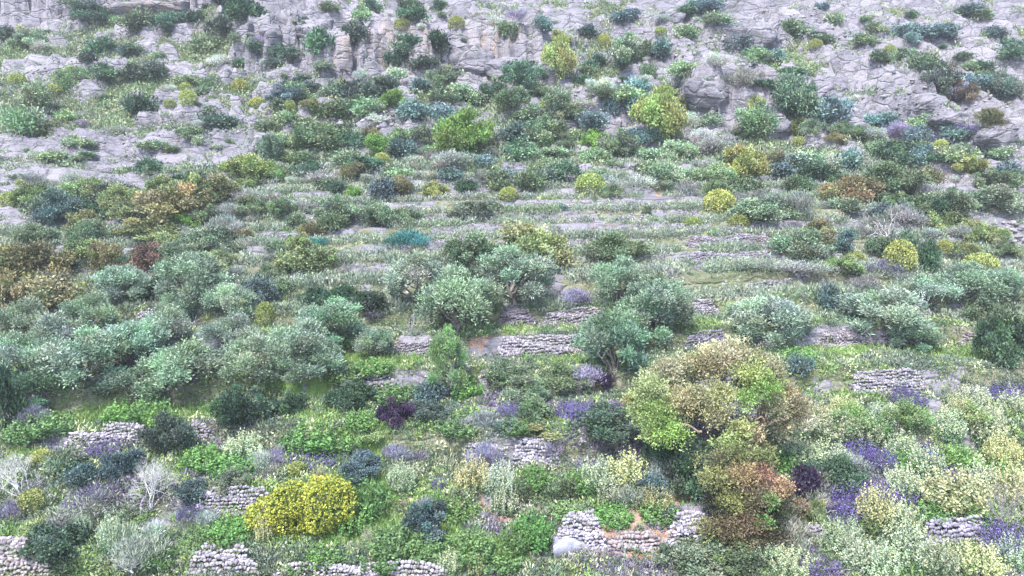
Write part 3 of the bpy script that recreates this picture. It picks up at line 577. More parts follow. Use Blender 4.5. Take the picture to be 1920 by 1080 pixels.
GROUPS = {'shrub': 'shrubs scattered over the slope', 'spurge': 'yellow spurge domes dotted over the slope', 'olive tree': 'olive trees on the terraces',
          'flowering shrub': 'flowering shrubs on the lower slope', 'plant': 'green herb clumps on the lower slope'}
arr = np.array([[i[1], i[2] + i[4] * .42] for i in ITEMS])
GX, GD, GZ = raycast(arr[:, 0], arr[:, 1])
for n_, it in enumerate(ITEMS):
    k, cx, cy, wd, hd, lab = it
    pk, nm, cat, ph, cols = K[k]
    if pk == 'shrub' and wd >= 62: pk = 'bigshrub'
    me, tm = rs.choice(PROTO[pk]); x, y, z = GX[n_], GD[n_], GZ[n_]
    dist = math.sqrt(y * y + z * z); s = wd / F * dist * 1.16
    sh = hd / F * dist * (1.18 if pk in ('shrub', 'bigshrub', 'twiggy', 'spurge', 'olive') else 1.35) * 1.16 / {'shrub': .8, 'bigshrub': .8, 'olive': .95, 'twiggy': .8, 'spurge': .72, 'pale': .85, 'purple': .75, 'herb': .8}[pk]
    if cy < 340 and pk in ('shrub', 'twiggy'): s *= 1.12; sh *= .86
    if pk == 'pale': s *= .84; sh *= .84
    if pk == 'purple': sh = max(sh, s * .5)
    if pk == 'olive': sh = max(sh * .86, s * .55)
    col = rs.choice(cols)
    if cy < 340 and k in ('dk', 'bl', 'gr', 'gy', 'bd') and rs.random() < (.9 if cx > 980 else .6): col = tuple(v * 1.65 for v in col)  # shrubs high on the slope lightened: haze put into their colour
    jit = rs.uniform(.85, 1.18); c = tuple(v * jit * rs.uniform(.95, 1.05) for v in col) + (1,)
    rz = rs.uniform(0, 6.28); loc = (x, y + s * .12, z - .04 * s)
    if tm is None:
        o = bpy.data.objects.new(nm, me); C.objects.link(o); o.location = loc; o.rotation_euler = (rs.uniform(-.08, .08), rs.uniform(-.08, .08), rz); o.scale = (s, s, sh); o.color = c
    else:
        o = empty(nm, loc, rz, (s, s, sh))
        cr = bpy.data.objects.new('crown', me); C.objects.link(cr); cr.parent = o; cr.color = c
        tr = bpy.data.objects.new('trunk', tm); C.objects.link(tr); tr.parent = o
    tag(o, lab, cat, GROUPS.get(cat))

# ------------------------------------------------------------------ dry stone walls
def ico(sub):
    import bmesh
    bm = bmesh.new(); bmesh.ops.create_icosphere(bm, subdivisions=sub, radius=1)
    V = np.array([v.co[:] for v in bm.verts]); Fc = np.array([[v.index for v in f.verts] for f in bm.faces]); bm.free(); return V, Fc
def blocky(V, r, lim=.62, n=7):
    V = np.clip(V, -lim, lim) / lim
    for i in range(n):
        nn = unit(r.normal(size=3)); d = r.uniform(.72, 1.1); q = V @ nn - d; V = V - np.maximum(q, 0)[:, None] * nn
    return V
ICO2 = ico(2); ICO4 = ico(4)
def facet(V, r, n=9, dmin=.55):
    V = V.copy()
    for i in range(n):
        nn = unit(r.normal(size=3)); d = r.uniform(dmin, .85); q = V @ nn - d; V -= np.maximum(q, 0)[:, None] * nn
    return V
STONES = [blocky(ICO2[0], np.random.default_rng(100 + i), .6, 22) for i in range(14)]
def stone_mesh(cs, sizes, r, yaw=0):
    """cs (n,3) centres, sizes (n,3)"""
    V, Q, T = [], [], []; nv = len(ICO2[0])
    for i, (c, s) in enumerate(zip(cs, sizes)):
        p = STONES[r.integers(14)]; a = r.uniform(0, 6.28) if yaw is None else yaw + r.uniform(-.25, .25); t = r.uniform(-.3, .3)
        p = p[:, [0, 2, 1]] if r.random() < .5 else p
        p = p * s; p = np.stack([p[:, 0] * math.cos(t) - p[:, 2] * math.sin(t), p[:, 1], p[:, 0] * math.sin(t) + p[:, 2] * math.cos(t)], 1)
        p = np.stack([p[:, 0] * math.cos(a) - p[:, 1] * math.sin(a), p[:, 0] * math.sin(a) + p[:, 1] * math.cos(a), p[:, 2]], 1)
        V.append(p + c); Q.append(ICO2[1] + i * nv); g = r.uniform(.55, 1.2); T.append(np.tile(np.array([g, g * r.uniform(.94, 1.0), g * r.uniform(.86, 1.04)]), (nv, 1)))
    return np.concatenate(V), np.concatenate(Q), np.concatenate(T)
# x0, x1, foot row at both ends, height px, stone size (m), slope back, label, tint
WALLS = [
 (122,286,846,838,42,.095,'long pale dry stone wall above the purple patch on the lower slope',(1.12,1.1,1.14)),
 (340,410,830,824,42,.10,'short dry stone wall with a lichen-yellow top next to the dark bush',(1.0,1.0,1.02)),
 (372,518,962,962,46,.09,'weathered grey dry stone wall behind the twin yellow spurge domes',(.95,.95,1.0)),
 (868,950,862,866,36,.10,'dry stone wall bulge half covered by a mauve bush',(1.0,.99,1.08)),
 (962,1050,872,872,50,.12,'rounded wall bulge of larger fitted stones',(1.12,1.12,1.2)),
 (1148,1262,850,850,24,.10,'narrow wall strip above the deep purple flowers',(.95,.92,.95)),
 (655,746,744,742,42,.10,'small grey stone wall standing in bright grass',(1.05,1.03,1.08)),
 (892,942,731,729,38,.10,'very short stone wall piece among green bushes',(.98,.95,1.02)),
 (932,1110,672,668,40,.095,'largest dry stone wall at mid slope, next to red earth',(1.1,1.08,1.14)),
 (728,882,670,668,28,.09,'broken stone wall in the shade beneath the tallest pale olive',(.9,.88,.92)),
 (930,1008,616,615,36,.10,'purple-brown stone wall behind the forked olive trunk',(.72,.66,.76)),
 (1012,1150,614,611,30,.095,'grey wall strip beyond the forked olive trunk',(1.0,.96,1.02)),
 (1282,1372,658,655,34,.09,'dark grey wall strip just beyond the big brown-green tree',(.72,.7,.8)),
 (1282,1348,600,597,34,.085,'pale wall piece beside a bare red bank',(1.1,1.06,1.14)),
 (1528,1640,653,652,30,.09,'low brownish wall over the wide grass strip',(1.0,.93,.98)),
 (1645,1745,652,652,30,.09,'stone wall seen through the lone-trunk olive',(.85,.83,.86)),
 (1645,1705,592,590,30,.09,'small wall piece below the grey-green olives',(.95,.92,.98)),
 (1592,1738,742,740,42,.10,'flat grey wall segment standing over dark blue bushes',(1.05,1.04,1.1)),
 (1722,1862,1023,1021,50,.10,'purplish stone wall under the largest pale mound',(.98,.95,1.15)),
 (1038,1136,1036,1034,66,.10,'bulging white stone wall above the grey boulder',(1.25,1.24,1.32)),
 (1252,1338,1030,1027,64,.10,'white stone wall against a pink earth bank',(1.28,1.26,1.34)),
 (1140,1250,1034,1031,36,.12,'collapsed stone wall across the pink earth',(1.1,1.0,.98)),
 (246,308,616,613,36,.09,'pale little wall framed by olive crowns',(1.15,1.13,1.18)),
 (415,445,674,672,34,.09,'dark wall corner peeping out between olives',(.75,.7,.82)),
 (545,572,622,620,22,.09,'tiny wall fragment beside an olive crown',(1.0,.93,.9)),
 (495,525,568,567,26,.09,'single pinkish wall fragment in dark scrub',(1.0,.92,.95)),
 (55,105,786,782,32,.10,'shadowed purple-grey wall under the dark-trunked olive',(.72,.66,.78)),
 (1262,1290,558,556,18,.09,'tiny pale wall piece above the olives',(1.0,.95,.98)),
 (1385,1500,541,538,20,.09,'long low pale wall on the mid terrace below the soft green bush',(.95,.93,.96)),
 (1285,1450,493,493,18,.09,'low grey wall on the second mid terrace',(.92,.9,1.0)),
 (1285,1455,465,464,24,.09,'wide pale stone strip with violet flowers',(.95,.9,1.0)),
 (1255,1345,411,411,12,.08,'thin pinkish wall line below the pale yellow spurge dome',(1.0,.95,.97)),
 (1150,1225,413,412,10,.08,'thin wall line on the upper terrace',(1.0,.95,.97)),
 (970,1110,392,392,12,.08,'long thin wall line below the uppermost spurge',(1.05,1.02,1.06)),
 (740,880,423,421,14,.08,'pale wall line above the blue-green mounded bush',(1.0,.96,1.0)),
 (555,640,402,400,10,.08,'thin wall line in the scrub at the upper terraces',(1.0,.97,1.0)),
 (470,560,455,453,12,.08,'thin wall line behind soft green bushes',(1.0,.97,1.0)),
 (640,760,481,480,10,.08,'faint wall line beneath the blue-green mounded bush',(.9,.9,.95)),
 (1795,1840,652,650,34,.10,'pink-grey wall end beside the edge tree',(.95,.88,.85)),
 (350,485,1087,1088,60,.105,'rough stone wall at the bottom, cut by a brown gap',(1.0,.98,1.02)),
 (515,850,1093,1100,38,.10,'long pale stone wall along the bottom edge',(1.2,1.18,1.24)),
 (1430,1560,1026,1024,40,.12,'rubble wall beside the russet bush',(.9,.86,.95)),
 (-30,95,1092,1090,78,.11,'pinkish rubble wall in the bottom corner',(1.1,1.02,1.0)),
]
WT = []
for wi, (x0, x1, y0, y1, hp, ss, lab, tc) in enumerate(WALLS):
    r = np.random.default_rng(300 + wi)
    n = 40; px = np.linspace(x0, x1, n); py = np.linspace(y0, y1, n)
    X, D0 = ground0(px, py)
    # snap to the closest terrace foot
    ks = [abs(lineD(k, X).mean() - D0.mean()) for k in range(len(LINES))]; k = int(np.argmin(ks))
    D = lineD(k, X) if ks[k] < 1.0 else D0
    zb = H(X, D - .04)
    dist = math.hypot(D.mean(), zb.mean()); hm = hp / F * dist
    cs, sz = [], []
    Ltot = X[-1] - X[0]
    z = 0; row = 0
    edge = min(.25, .5 * Ltot)
    while z < hm:
        rh = ss * .82 * r.uniform(.6, 1.2); u = -r.random() * ss
        while u < Ltot:
            wd = ss * .85 * r.uniform(.55, 1.0) * r.choice([1, 1.3, 1.9]); uc = u + wd / 2; u += wd * .93
            if uc < 0 or uc > Ltot: continue
            top = hm * (1 + .3 * vn(uc * 1.1, 3.3 + wi, 9)) * min(1, .35 + .65 * min(uc, Ltot - uc) / (edge * 1.6))
            if z > top: continue
            x = X[0] + uc; d = np.interp(x, X, D); zz0 = np.interp(x, X, zb)
            cs.append((x, d - .06 + z * .28 + r.uniform(-.03, .03), zz0 - .03 + z + rh / 2 + r.uniform(-.03, .03) + .05 * math.sin(uc * 2.1 + row)))
            sz.append((wd * .58, ss * .45, rh * r.uniform(.56, .74)))
        z += rh * .93; row += 1
    V, Q, T = stone_mesh(cs, sz, r, yaw=math.atan2(D[-1] - D[0], X[-1] - X[0]))
    o = mk('dry_stone_wall', V - np.array([X.mean(), D.mean(), zb.mean()]), Q, M_STONE, tint=T * np.array(tc))
    o.location = (X.mean(), D.mean(), zb.mean()); tag(o, lab, 'stone wall', 'dry stone terrace walls')
    WT.append((X[0], X[-1], D.mean(), hm, X, D))

# loose stones (uncountable rubble) below walls and on the screes
def rubble(name, spots, n, lab):
    r = np.random.default_rng(77); pxs, pys, szs = [], [], []
    wts = np.array([s[2] * s[3] for s in spots], float); wts = np.array([s[4] for s in spots], float); wts /= wts.sum()
    for i in range(n):
        cx, cy, rx, ry, _, s0 = spots[r.choice(len(spots), p=wts)]
        a = r.uniform(0, 6.28); q = r.random() ** .5; pxs.append(cx + rx * q * math.cos(a)); pys.append(cy + ry * q * math.sin(a)); szs.append(s0 * r.uniform(.4, 1.4))
    X, D, Z = raycast(pxs, pys); s = np.array(szs)
    V, Q, T = stone_mesh(np.stack([X, D, Z - s * .02], 1), np.stack([s, s * .8, s * .55], 1), r, yaw=None)
    o = mk(name, V, Q, M_STONE, tint=T * .85); tag(o, lab, 'rubble', None, 'stuff')
rubble('rubble', [(1200,1062,70,18,50,.09),(1150,1020,60,16,25,.08),(1220,1000,40,20,20,.07),(1875,438,70,22,130,.14),(150,460,36,18,50,.14),(40,1050,50,25,40,.10),(420,1060,60,18,20,.1),(930,985,50,8,10,.06),
 (100,130,60,10,30,.12),(700,225,80,14,60,.16),(930,270,60,30,30,.16),(1260,75,70,40,60,.14),(1100,200,90,40,60,.14),(1600,420,60,10,20,.1),(430,400,40,6,10,.1),(1500,60,200,50,110,.14),(1750,200,150,60,90,.14),(300,260,200,50,70,.12),(1480,960,40,20,25,.09),(820,420,120,6,30,.08),(1040,400,200,4,30,.08),(1350,470,100,20,50,.09)], 1500,
 'loose pale stones lying on the bare patches')

# ------------------------------------------------------------------ boulders and rock outcrops
def rock(px, py, wd, hd, lab, seed, tint=(1, 1, 1), name='rock_outcrop', cat='rock', dep=.8, tall=1.0):
    r = np.random.default_rng(seed); X, D, Z = raycast([px], [py + hd * .45]); x, y, z = X[0], D[0], Z[0]
    dist = math.hypot(y, z); sx = wd / F * dist / 2; sz = hd / F * dist * tall / 1.5
    V = blocky(ICO4[0], r, .6, 12); V /= np.abs(V).max(0)
    dn = unit(V); nn = .07 * fbm(dn[:, 0] * 3 + dn[:, 2] * 1.1, dn[:, 1] * 3 + dn[:, 2] * 4, seed, 4) + .035 * np.abs(fbm(dn[:, 0] * 9, dn[:, 2] * 2 + dn[:, 1] * 9, seed + 9, 3))
    V = V * (1 + nn[:, None] * 3.4) * np.array([sx, sx * dep, sz])
    if name == 'rock_outcrop':
        o_ = np.ones(len(V)); o = mk(name, V, ICO4[1], M_TER, attrs=dict(rock=o_ * 1.3, grass=o_ * 0, soil=o_ * 0, ochre=o_ * ('ochre' in lab)))
    else: o = mk(name, V, ICO4[1], M_STONE, tint=np.tile(np.array(tint), (len(V), 1)))
    o.location = (x, y + sx * dep * .45, z + sz * .02); o.rotation_euler = (0, 0, r.uniform(-.2, .2))
    tag(o, lab, cat, 'rocks on the slope')
for i, (a, b, c_, d_, lab) in enumerate([
 (645,88,34,56,'upright ochre-faced rock fin in the long cliff'),(700,120,44,60,'tall pale rock face between dark cliff bushes'),(848,190,70,28,'flat-topped pale block under the cliff scree'),
 (1410,60,90,52,'square outcrop near the top of the slope'),(1450,228,64,50,'blocky corner of the pale rock mass'),(1385,235,60,44,'pale rock block left of the blocky corner'),(1330,170,80,46,'rounded pale rock above the rock mass'),
 (1540,155,40,34,'lone rounded boulder beside the gully shrubs'),(1580,160,40,26,'low rock touching the lone boulder'),(1470,150,50,36,'pale rock knob above the blocky corner'),(1740,190,60,34,'pale ledge rock under the ridge shrubs'),
 (1790,215,70,26,'ledge rock sloping down from the ridge shrubs'),(1870,250,70,30,'bright ledge rock at the slope edge'),(1850,310,60,40,'steep pale rock under the slope-edge ledge'),
 (1060,225,50,30,'grey rock wedge behind the gully bushes'),(1135,235,60,36,'grey rock slab facing the tall dome-shaped tree'),(510,60,44,30,'jagged grey rock on the cliff shoulder'),(455,70,40,40,'leaning rock on the cliff shoulder edge'),(590,45,60,34,'ridged rock crest above the cliff'),
 (520,130,70,34,'dark rounded rock under the cliff shoulder'),(385,180,34,22,'small pale rock above the slabs'),(290,12,120,34,'ochre streaked cliff face at the top'),(430,180,30,18,'pale rock beside the small spurges'),
 (1530,48,70,22,'low rock rib in the hazy gully'),(1600,225,60,22,'worn rock step in the middle of the ridge flank'),(1690,165,60,24,'worn rock step just under the ridge shrubs'),(1255,30,44,20,'hazy pale rock at the top of the gully'),(960,120,90,40,'vertical ribbed slab in the long cliff'),(880,105,80,44,'smooth pale slab in the long cliff'),(770,150,70,24,'ochre foot of the long cliff')]):
    tc = (.78, .76, .82) if 'ochre' not in lab else (.85, .68, .54)
    rock(a, b, c_, d_, lab, 500 + i, tc)
rock(1075, 1015, 74, 36, 'smooth blue-grey boulder at the foot of the white stone wall', 611, (.85, .88, 1.0), 'boulder', 'boulder')
rock(525, 745, 34, 14, 'small flat grey boulder in grass beside the dark bushes', 612, (.9, .9, .95), 'boulder', 'boulder')
rock(115, 585, 62, 30, 'dark grey boulder topped by olive crowns', 613, (.62, .62, .72), 'boulder', 'boulder')
rock(1340, 640, 16, 12, 'small white stone lying on the grass terrace', 615, (1.5, 1.5, 1.5), 'boulder', 'boulder')

# ------------------------------------------------------------------ the twin spurge domes
def spurge_big(cx, cy, wd, hd, lab, seed, shape):
    r = np.random.default_rng(seed); X, D, Z = raycast([cx], [cy + hd * .5]); x, y, z = X[0], D[0], Z[0]
    dist = math.hypot(y, z); s = wd / F * dist; h = hd / F * dist * 1.02
    root = empty('spurge_bush', (x, y + s * .25, z)); root.rotation_euler = (0, 0, r.uniform(-.3, .3))
    R3 = np.array([s * .5, s * .5, h * .5]); c0 = np.array([0, 0, h * .5])
    parts = np.array(shape); P_, D_ = [], []
    for li, (lx, lz, lr) in enumerate(parts):
        n = int(900 * lr * lr * 4); i = np.arange(n) + .5; ph = np.arccos(1 - 1.8 * i / n); th = math.pi * (1 + 5 ** .5) * i
        d = np.stack([np.cos(th) * np.sin(ph), np.sin(th) * np.sin(ph), np.cos(ph)], 1); d = unit(d + r.normal(size=d.shape) * .05)
        c_ = np.array([lx * s, 0, lz * h]); q = c_ + d * lr * np.array([s, s, h]) * (1 + r.normal(size=(n, 1)) * .03 + .16 * vn(d[:, 0] * 2.6 + seed + li, d[:, 1] * 2.6 + d[:, 2] * 2.1, 3)[:, None])
        ok = np.ones(n, bool)
        for lj, (mx, mz, mr) in enumerate(parts):
            if lj != li: ok &= np.linalg.norm((q - np.array([mx * s, 0, mz * h])) / np.array([s, s, h]), axis=1) > mr * .93
        P_.append(q[ok]); D_.append(d[ok])
    hp_ = np.concatenate(P_); d = np.concatenate(D_); n = len(hp_)
    m = 9; k = np.repeat(np.arange(n), m); j = r.normal(size=(n * m, 3)) * .015 * s
    a = unit(r.normal(size=(n * m, 3)) * .8 + d[k] * .7); b = unit(np.cross(a, r.normal(size=a.shape)))
    V, Q = quads(hp_[k] + j, a, b, .040 * s * r.uniform(.7, 1.2, n * m), .032 * s * r.uniform(.8, 1.2, n * m))
    base = np.array([[.22, .235, .04], [.26, .27, .045], [.19, .21, .04], [.13, .16, .04]])[r.integers(0, 4, n)][k] * r.uniform(.85, 1.12, (n * m, 1))
    o = mk('flower_heads', V, Q, M_LEAF, root, tint=np.repeat(base, 4, axis=0))
    V, Q, t = cloud(r, [(a_ * s, 0, b_ * h, c_ * s * .9, c_ * s * .9, c_ * h * .9) for a_, b_, c_ in shape], 4500, .07 * s, .02 * s, fill=.25, lump=.05, cols=[(.10, .16, .04), (.14, .19, .05), (.07, .12, .04)]); mk('foliage', V, Q, M_LEAF, root, tint=t)
    tr = [limb(r, (r.normal() * .03, r.normal() * .03, -.1), tuple(c0 + unit(np.array([r.normal(), r.normal(), .6 + r.random()])) * R3 * .8), .022, .012, 5) for _ in range(16)]
    V, Q = tubes(tr); mk('stem', V, Q, M_BROWN, root, smooth=True)
    tag(root, lab, 'spurge', 'the two big yellow spurge domes')
spurge_big(606, 958, 104, 98, 'large round yellow spurge dome, right one of the twin domes', 41, [(0, .5, .47), (.2, .3, .28), (-.15, .28, .3)])
spurge_big(518, 972, 112, 92, 'large yellow spurge dome, left one of the twin domes', 42, [(.16, .62, .36), (-.2, .42, .30), (-.12, .18, .22), (.2, .3, .3)])

# ------------------------------------------------------------------ bare bushes and dead wood
def branch(r, p, d, L, rad, depth, out, spread=.5):
    q = p + d * L; out.append(limb(r, p, q, rad, rad * .65, 4, .05))
    if depth == 0: return
    for _ in range(r.integers(2, 4)):
        nd = unit(d + r.normal(size=3) * spread + np.array([0, 0, .18])); branch(r, q, nd, L * r.uniform(.62, .85), rad * .62, depth - 1, out, spread)
def bare_bush(cx, cy, wd, hd, lab, seed, m=M_PALE, n0=6, depth=5, name='bare_bush', cat='bush', thick=.022):
    r = np.random.default_rng(seed); X, D, Z = raycast([cx], [cy + hd * .5]); x, y, z = X[0], D[0], Z[0]
    out = []
    for i in range(n0):
        q_ = .5 if n0 > 2 else .12; d = unit(np.array([r.normal() * q_, r.normal() * q_ * .8, 1])); branch(r, np.array([0, 0, 0.]), d, .25, thick, depth, out)
    V, Q = tubes(out, 4); ext = np.ptp(V, axis=0); dist = math.hypot(y, z); V = V * np.array([wd / F * dist / ext[0], wd / F * dist / ext[1], hd / F * dist / ext[2] * 1.05])
    o = mk(name, V, Q, m, smooth=True); o.location = (x, y, z - .03); tag(o, lab, cat)
bare_bush(281, 908, 92, 100, 'leafless bush of pale grey twigs fanning from one foot', 71, depth=6, n0=6, thick=.013)
bare_bush(45, 895, 90, 90, 'second leafless whitish bush close to the photo edge', 72, depth=6, n0=6, thick=.013)
bare_bush(1668, 432, 56, 74, 'small dead tree with white bark beside the green bushes', 73, M_GREY, n0=2, depth=4, name='dead_tree', cat='dead tree', thick=.05)
bare_bush(250, 1055, 90, 44, 'fallen silvery twigs below the tangled scrub', 74, n0=6, depth=3, name='dead_branches', cat='branches')
bare_bush(1885, 950, 90, 110, 'hazy grey leafless bush behind the purplish wall', 75, M_GREY, n0=6, depth=6, thick=.012)
bare_bush(1845, 120, 14, 34, 'thin pale bare sapling on the ridge', 76, M_GREY, n0=1, depth=2, name='bare_sapling', cat='sapling')
bare_bush(1700, 128, 12, 26, 'grey snag standing before the ridge rock', 77, M_GREY, n0=1, depth=2, name='bare_snag', cat='dead tree')
bare_bush(1650, 1066, 110, 16, 'bent dead branch lying by the purple scrub', 78, M_GREY, n0=2, depth=2, name='fallen_branch', cat='branch')

# ------------------------------------------------------------------ the big brown-green tree
def big_tree():
    r = np.random.default_rng(90)
    X, D, Z = raycast([1395], [905]); x, y, z = X[0], D[0], Z[0]; dist = math.hypot(y, z); k = dist / F
    root = empty('spreading_tree', (x, y, z))
    # clumps: photo px relative to the foot (x, up), depth offset m, radius px, colour
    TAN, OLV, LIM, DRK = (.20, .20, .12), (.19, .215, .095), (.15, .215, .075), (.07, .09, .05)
    SH = .94
    cl = [(1210,720,-.3,36,OLV),(1245,700,.2,34,TAN),(1225,760,-.6,38,LIM),(1195,770,-.2,26,OLV),(1240,795,-.7,36,LIM),(1205,745,0,30,OLV),(1215,805,-.5,24,LIM),(1280,700,.5,36,TAN),(1320,690,.3,38,TAN),(1365,680,.2,38,TAN),(1410,682,.4,38,TAN),
     (1450,700,.2,34,TAN),(1470,735,0,30,TAN),(1395,655+40,-.4,32,OLV),(1420,715,-.6,30,LIM),(1385,735,-.6,26,LIM),(1295,740,-.3,34,TAN),(1340,730,-.5,34,OLV),(1265,745,-.5,32,TAN),(1330,765,-.6,30,TAN),(1445,765,-.2,34,TAN),
     (1490,770,.1,30,TAN),(1470,800,.1,28,(.25,.245,.17)),(1510,790,.3,26,(.27,.26,.18)),(1370,790,-.8,30,OLV),(1350,815,-.9,30,LIM),(1385,830,-.9,26,OLV),(1330,845,-.9,26,OLV),(1365,860,-.8,30,OLV),(1300,850,-.6,22,OLV),(1400,800,-.5,26,TAN),(1430,840,-.3,20,OLV),
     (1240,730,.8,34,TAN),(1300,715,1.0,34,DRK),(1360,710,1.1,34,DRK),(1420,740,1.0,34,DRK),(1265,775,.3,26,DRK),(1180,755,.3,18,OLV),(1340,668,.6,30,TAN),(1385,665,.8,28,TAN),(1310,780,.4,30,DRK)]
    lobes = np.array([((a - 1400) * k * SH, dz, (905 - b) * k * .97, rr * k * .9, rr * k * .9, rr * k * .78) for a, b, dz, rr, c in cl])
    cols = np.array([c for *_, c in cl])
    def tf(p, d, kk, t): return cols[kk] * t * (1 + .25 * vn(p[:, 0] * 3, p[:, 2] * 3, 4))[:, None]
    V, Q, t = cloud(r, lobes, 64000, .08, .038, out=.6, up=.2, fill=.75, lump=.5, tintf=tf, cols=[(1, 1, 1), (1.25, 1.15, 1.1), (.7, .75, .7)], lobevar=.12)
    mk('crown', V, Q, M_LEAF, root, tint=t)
    P3 = lambda a, b, dz: np.array([(a - 1400) * k * SH, dz, (905 - b) * k * .97])
    top = P3(1405, 860, 0)
    tr = [limb(r, P3(1395, 915, 0), top, .17, .13, 6, .03), limb(r, top, P3(1425, 800, 0), .12, .07), limb(r, top, P3(1370, 800, .1), .11, .07), limb(r, top, P3(1320, 790, 0), .08, .05)]
    for s_, e_ in [((1425,800,0),(1400,745,-.5)),((1425,800,0),(1450,740,.1)),((1425,800,0),(1470,780,-.1)),((1425,800,0),(1420,735,-.6)),((1370,800,.1),(1340,735,.2)),((1370,800,.1),(1300,740,.3)),((1320,790,0),(1265,760,-.2)),((1320,790,0),(1230,790,-.4)),((1320,790,0),(1280,720,.2)),
                   ((1265,760,-.2),(1215,730,-.2)),((1340,735,.2),(1360,690,.1)),((1450,740,.1),(1410,690,.2)),((1300,790,-.8),(1255,775,-.9)),((1320,790,0),(1290,760,-.9)),((1430,790,-.3),(1415,755,-.9)),((1430,790,-.3),(1455,765,-.8)),((1430,790,-.3),(1395,765,-.9))]:
        tr.append(limb(r, P3(*s_), P3(*e_), .04, .015, 7, .07))
    V, Q = tubes(tr, 7); mk('trunk', V, Q, M_BROWN, root, smooth=True)
    tag(root, 'big spreading tree with tan, olive and lime foliage over pale limbs', 'tree')
big_tree()
def patch_bush(name, foot, cl, n, L, Wd, lab, cat='shrub'):
    r = np.random.default_rng(hash(lab) % 1000 if False else len(lab)); X, D, Z = raycast([foot[0]], [foot[1]]); x, y, z = X[0], D[0], Z[0]; k = math.hypot(y, z) / F
    lobes = np.array([((a - foot[0]) * k, dz, max((foot[1] - b) * k, .02), rr * k * .88, rr * k * .88, rr * k * .68) for a, b, dz, rr, c in cl]); cols = np.array([c for *_, c in cl])
    V, Q, t = cloud(r, lobes, n, L, Wd, fill=.6, lump=.45, tintf=lambda p, d, kk, t: cols[kk] * t, cols=[(1, 1, 1), (1.25, 1.2, 1.15), (.65, .7, .7)])
    o = mk(name, V, Q, M_LEAF, tint=t); o.location = (x, y, z); tag(o, lab, cat)
RU, BR_, OG, PK, GN, DG = (.14, .112, .065), (.08, .072, .045), (.12, .12, .055), (.20, .14, .10), (.09, .16, .05), (.028, .038, .022)
patch_bush('russet_shrub', (1395, 1010), [(1340,900,0,34,OG),(1380,890,-.1,34,RU),(1420,895,.1,32,PK),(1455,920,.1,28,PK),(1475,950,.2,26,BR_),(1400,930,-.3,36,BR_),(1365,935,-.3,32,OG),(1440,960,-.2,36,DG),(1480,985,.1,28,BR_),(1390,965,-.5,34,RU),(1350,975,-.5,30,RU),
 (1420,990,-.5,32,BR_),(1340,940,-.1,28,DG),(1325,985,-.3,26,OG),(1450,1000,-.2,28,BR_),(1425,930,-.4,20,GN),(1415,960,-.6,18,GN),(1380,860,.2,26,OG),(1500,960,.3,18,PK),(1375,1000,-.5,26,OG),(1350,870,.2,26,BR_),(1430,870,.3,24,OG)], 26000, .075, .035,
 'tall tangled russet and brown shrub below the big brown-green tree')

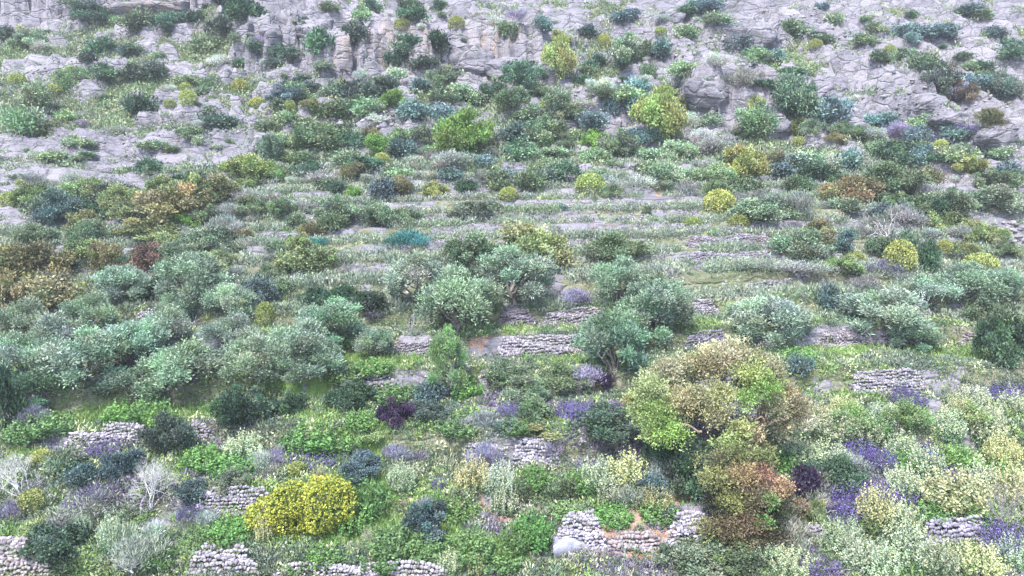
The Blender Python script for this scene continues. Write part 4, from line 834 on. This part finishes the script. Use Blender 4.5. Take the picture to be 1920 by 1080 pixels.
# ------------------------------------------------------------------ ground cover
def ground_cover():
    r = np.random.default_rng(21)
    def gen(n, y0, y1, pw=1.0):
        py = y0 + (y1 - y0) * r.random(n) ** pw; px = r.uniform(-160, 2080, n)
        X, D = ground0(px, py); rock, g, so_, px2, py2 = masks(X, D); return X, D, rock, g, so_, px2, py2
    def tufts(name, X, D, m, L, Wd, S, lean, cols, lab, matl, cv=.2, two=False, up_=.3):
        Z = H(X, D); n = len(X); k = np.repeat(np.arange(n), m); N_ = n * m
        if two:
            d = unit(r.normal(size=(N_, 3))); d[:, 2] = np.abs(d[:, 2]); hm = (S * r.uniform(.3, .62, n))[k]; q = 1 - .35 * r.random(N_)
            asp = r.uniform(.8, 1.3, n)[k]
            p = np.stack([X[k] + d[:, 0] * q * S[k] * .55 * asp, D[k] + d[:, 1] * q * S[k] * .5, Z[k] - .06 * S[k] + d[:, 2] * q * hm + d[:, 1] * S[k] * .18], 1)
            a = unit(d * .6 + r.normal(size=(N_, 3)) * .5 + np.array([0, 0, up_])); b = unit(np.cross(a, r.normal(size=(N_, 3))))
        else:
            off = r.normal(size=(N_, 2)) * (S[k] * .5)[:, None]
            p = np.stack([X[k] + off[:, 0], D[k] + off[:, 1], Z[k] - .02 + off[:, 1] * .3], 1)
            a = unit(np.stack([r.normal(size=N_) * lean + off[:, 0] / S[k] * .5, r.normal(size=N_) * lean + off[:, 1] / S[k] * .5, np.ones(N_)], 1)); b = unit(np.cross(a, r.normal(size=(N_, 3))))
        V, Q = quads(p, a, b, L[k] * r.uniform(.5, 1.25, N_), Wd[k] * r.uniform(.7, 1.3, N_))
        t = cols[k] * (1 + cv * r.normal(size=(N_, 1))).clip(.5, 1.7)
        o = mk(name, V, Q, matl, tint=np.repeat(t, 4, axis=0)); tag(o, lab, name.replace('_', ' '), None, 'stuff')
    # grass and herbs, lower part
    X, D, rock, g, so_, px, py = gen(30000, 1120, 560)
    ex, ed = [], []
    for a_, b_, dm, hm, WX, WD in WT:
        m_ = int((b_ - a_) * 9) + 4; q_ = r.uniform(a_ - .5, b_ + .5, m_); top = r.random(m_) < .55
        ex.append(q_); ed.append(np.interp(q_, WX, WD) + np.where(top, r.uniform(.3, .6, m_), r.uniform(-.5, -.2, m_)))
    ex = np.concatenate(ex); ed = np.concatenate(ed)
    keep = (r.random(len(X)) > so_ * .99) & (r.random(len(X)) > rock * .9); X, D, g, px, py = X[keep], D[keep], g[keep], px[keep], py[keep]
    e2 = masks(ex, ed); X, D, g, px, py = (np.concatenate(q_) for q_ in ((X, ex), (D, ed), (g, e2[1] * 0), (px, e2[3]), (py, e2[4])))
    n1 = fbm(X * .5, D * .8, 201, 3); n2 = fbm(X * .35 + 9, D * .6, 202, 3)
    pal = np.array([(.085, .16, .045), (.14, .19, .065), (.07, .105, .06), (.115, .13, .105), (.055, .085, .06), (.14, .14, .08), (.11, .095, .135)])
    idx = np.clip(((n1 + .5) * 3.2 + r.normal(size=len(X)) * .9 + 1.0), 0, 5).astype(int)
    idx = np.where(g > .5, r.integers(0, 2, len(X)), idx); idx = np.where((n2 > .25) & (g < .4) & (py > 740) & (r.random(len(X)) < .6), 6, idx)
    col = pal[idx] * r.uniform(.8, 1.25, (len(X), 1))
    fr = r.random(len(X)) < .10; col[fr] = np.array([.32, .34, .2])
    isg = g > .4
    tufts('grass', X[isg], D[isg], 30, np.full(isg.sum(), .22) * r.uniform(.6, 1.3, isg.sum()), np.full(isg.sum(), .02), np.full(isg.sum(), .30), .45, col[isg], 'fresh green grass on the lower terrace treads', M_DRY)
    o_ = ~isg
    tufts('undergrowth', X[o_], D[o_], 46, np.full(o_.sum(), .10) * r.uniform(.6, 1.5, o_.sum()), np.full(o_.sum(), .035) * r.uniform(.6, 1.5, o_.sum()), np.full(o_.sum(), .40) * r.uniform(.5, 1.6, o_.sum()), .9, col[o_], 'mixed low herbs and scrub covering the lower banks', M_LEAF, two=True)
    # grey-green heather-like scrub of the mid terraces
    X, D, rock, g, so_, px, py = gen(46000, 620, 300)
    keep = (r.random(len(X)) > so_ * .9) & (r.random(len(X)) > rock * .93) & (fbm(X * .6, D * .9, 207, 3) > -.28); X, D, g, px, py = X[keep], D[keep], g[keep], px[keep], py[keep]
    Dk = np.stack([lineD(k_, X) for k_ in range(len(LINES))]); off_ = np.where(D - Dk > 0, D - Dk, 99).min(0)
    hedge = (off_ > .38) & (off_ < .95) & (fbm(X * .25, X * 0 + np.round(off_ * 0) + D * .3, 209, 3) > -.22)
    keep = (off_ > .38) & (hedge | (r.random(len(X)) < .27)); X, D, g, px, py, off_ = X[keep], D[keep], g[keep], px[keep], py[keep], off_[keep]
    n1 = fbm(X * .3, D * .6, 203, 3); pal = np.array([(.14, .18, .115), (.16, .185, .15), (.115, .15, .11), (.18, .195, .14), (.16, .165, .17)])
    col = pal[np.clip((n1 + .5) * 4 + r.normal(size=len(X)) * .9, 0, 4).astype(int)] * r.uniform(.8, 1.25, (len(X), 1))
    tufts('low_scrub', X, D, 54, .16 * r.uniform(.7, 1.4, len(X)), np.full(len(X), .05), np.full(len(X), .62) * r.uniform(.5, 1.5, len(X)), .55, col, 'grey-green low scrub in bands along the upper terraces', M_DRY, two=True, up_=.8)
    # garrigue tufts of the rocky slope
    X, D, rock, g, so_, px, py = gen(21000, 340, -30)
    keep = (r.random(len(X)) > rock * .97) ; X, D, g, px, py = X[keep], D[keep], g[keep], px[keep], py[keep]
    n1 = fbm(X * .15, D * .25, 204, 3); pal = np.array([(.13, .175, .09), (.16, .19, .11), (.09, .125, .08), (.13, .14, .11), (.17, .185, .09)])
    col = pal[np.clip((n1 + .5) * 4 + r.normal(size=len(X)) * 1.0, 0, 4).astype(int)] * r.uniform(.75, 1.25, (len(X), 1))
    tufts('low_garrigue', X, D, 40, .2 * r.uniform(.6, 1.5, len(X)), np.full(len(X), .08), np.full(len(X), .8) * r.uniform(.6, 1.4, len(X)), .8, col, 'sparse grassy tufts between the rocks of the upper slope', M_LEAF, two=True)
ground_cover()

# ------------------------------------------------------------------ the air: thin haze over the whole place
def haze():
    x0, x1, y0, y1, z0, z1 = -480, 480, -70, 345, -42, 155
    V = [(x, y, z) for x in (x0, x1) for y in (y0, y1) for z in (z0, z1)]
    Q = np.array([(0, 1, 3, 2), (4, 6, 7, 5), (0, 4, 5, 1), (2, 3, 7, 6), (0, 2, 6, 4), (1, 5, 7, 3)])
    m = bpy.data.materials.new('haze'); m.use_nodes = True; nt = m.node_tree; nt.nodes.clear()
    out = nt.nodes.new('ShaderNodeOutputMaterial'); v = nt.nodes.new('ShaderNodeVolumePrincipled')
    v.inputs['Color'].default_value = (.86, .88, 1, 1); v.inputs['Density'].default_value = .0008; v.inputs['Anisotropy'].default_value = .2
    nt.links.new(v.outputs[0], out.inputs['Volume'])
    o = mk('haze', V, Q, m); tag(o, 'thin bluish haze over the whole slope', 'haze', None, 'stuff')
haze()
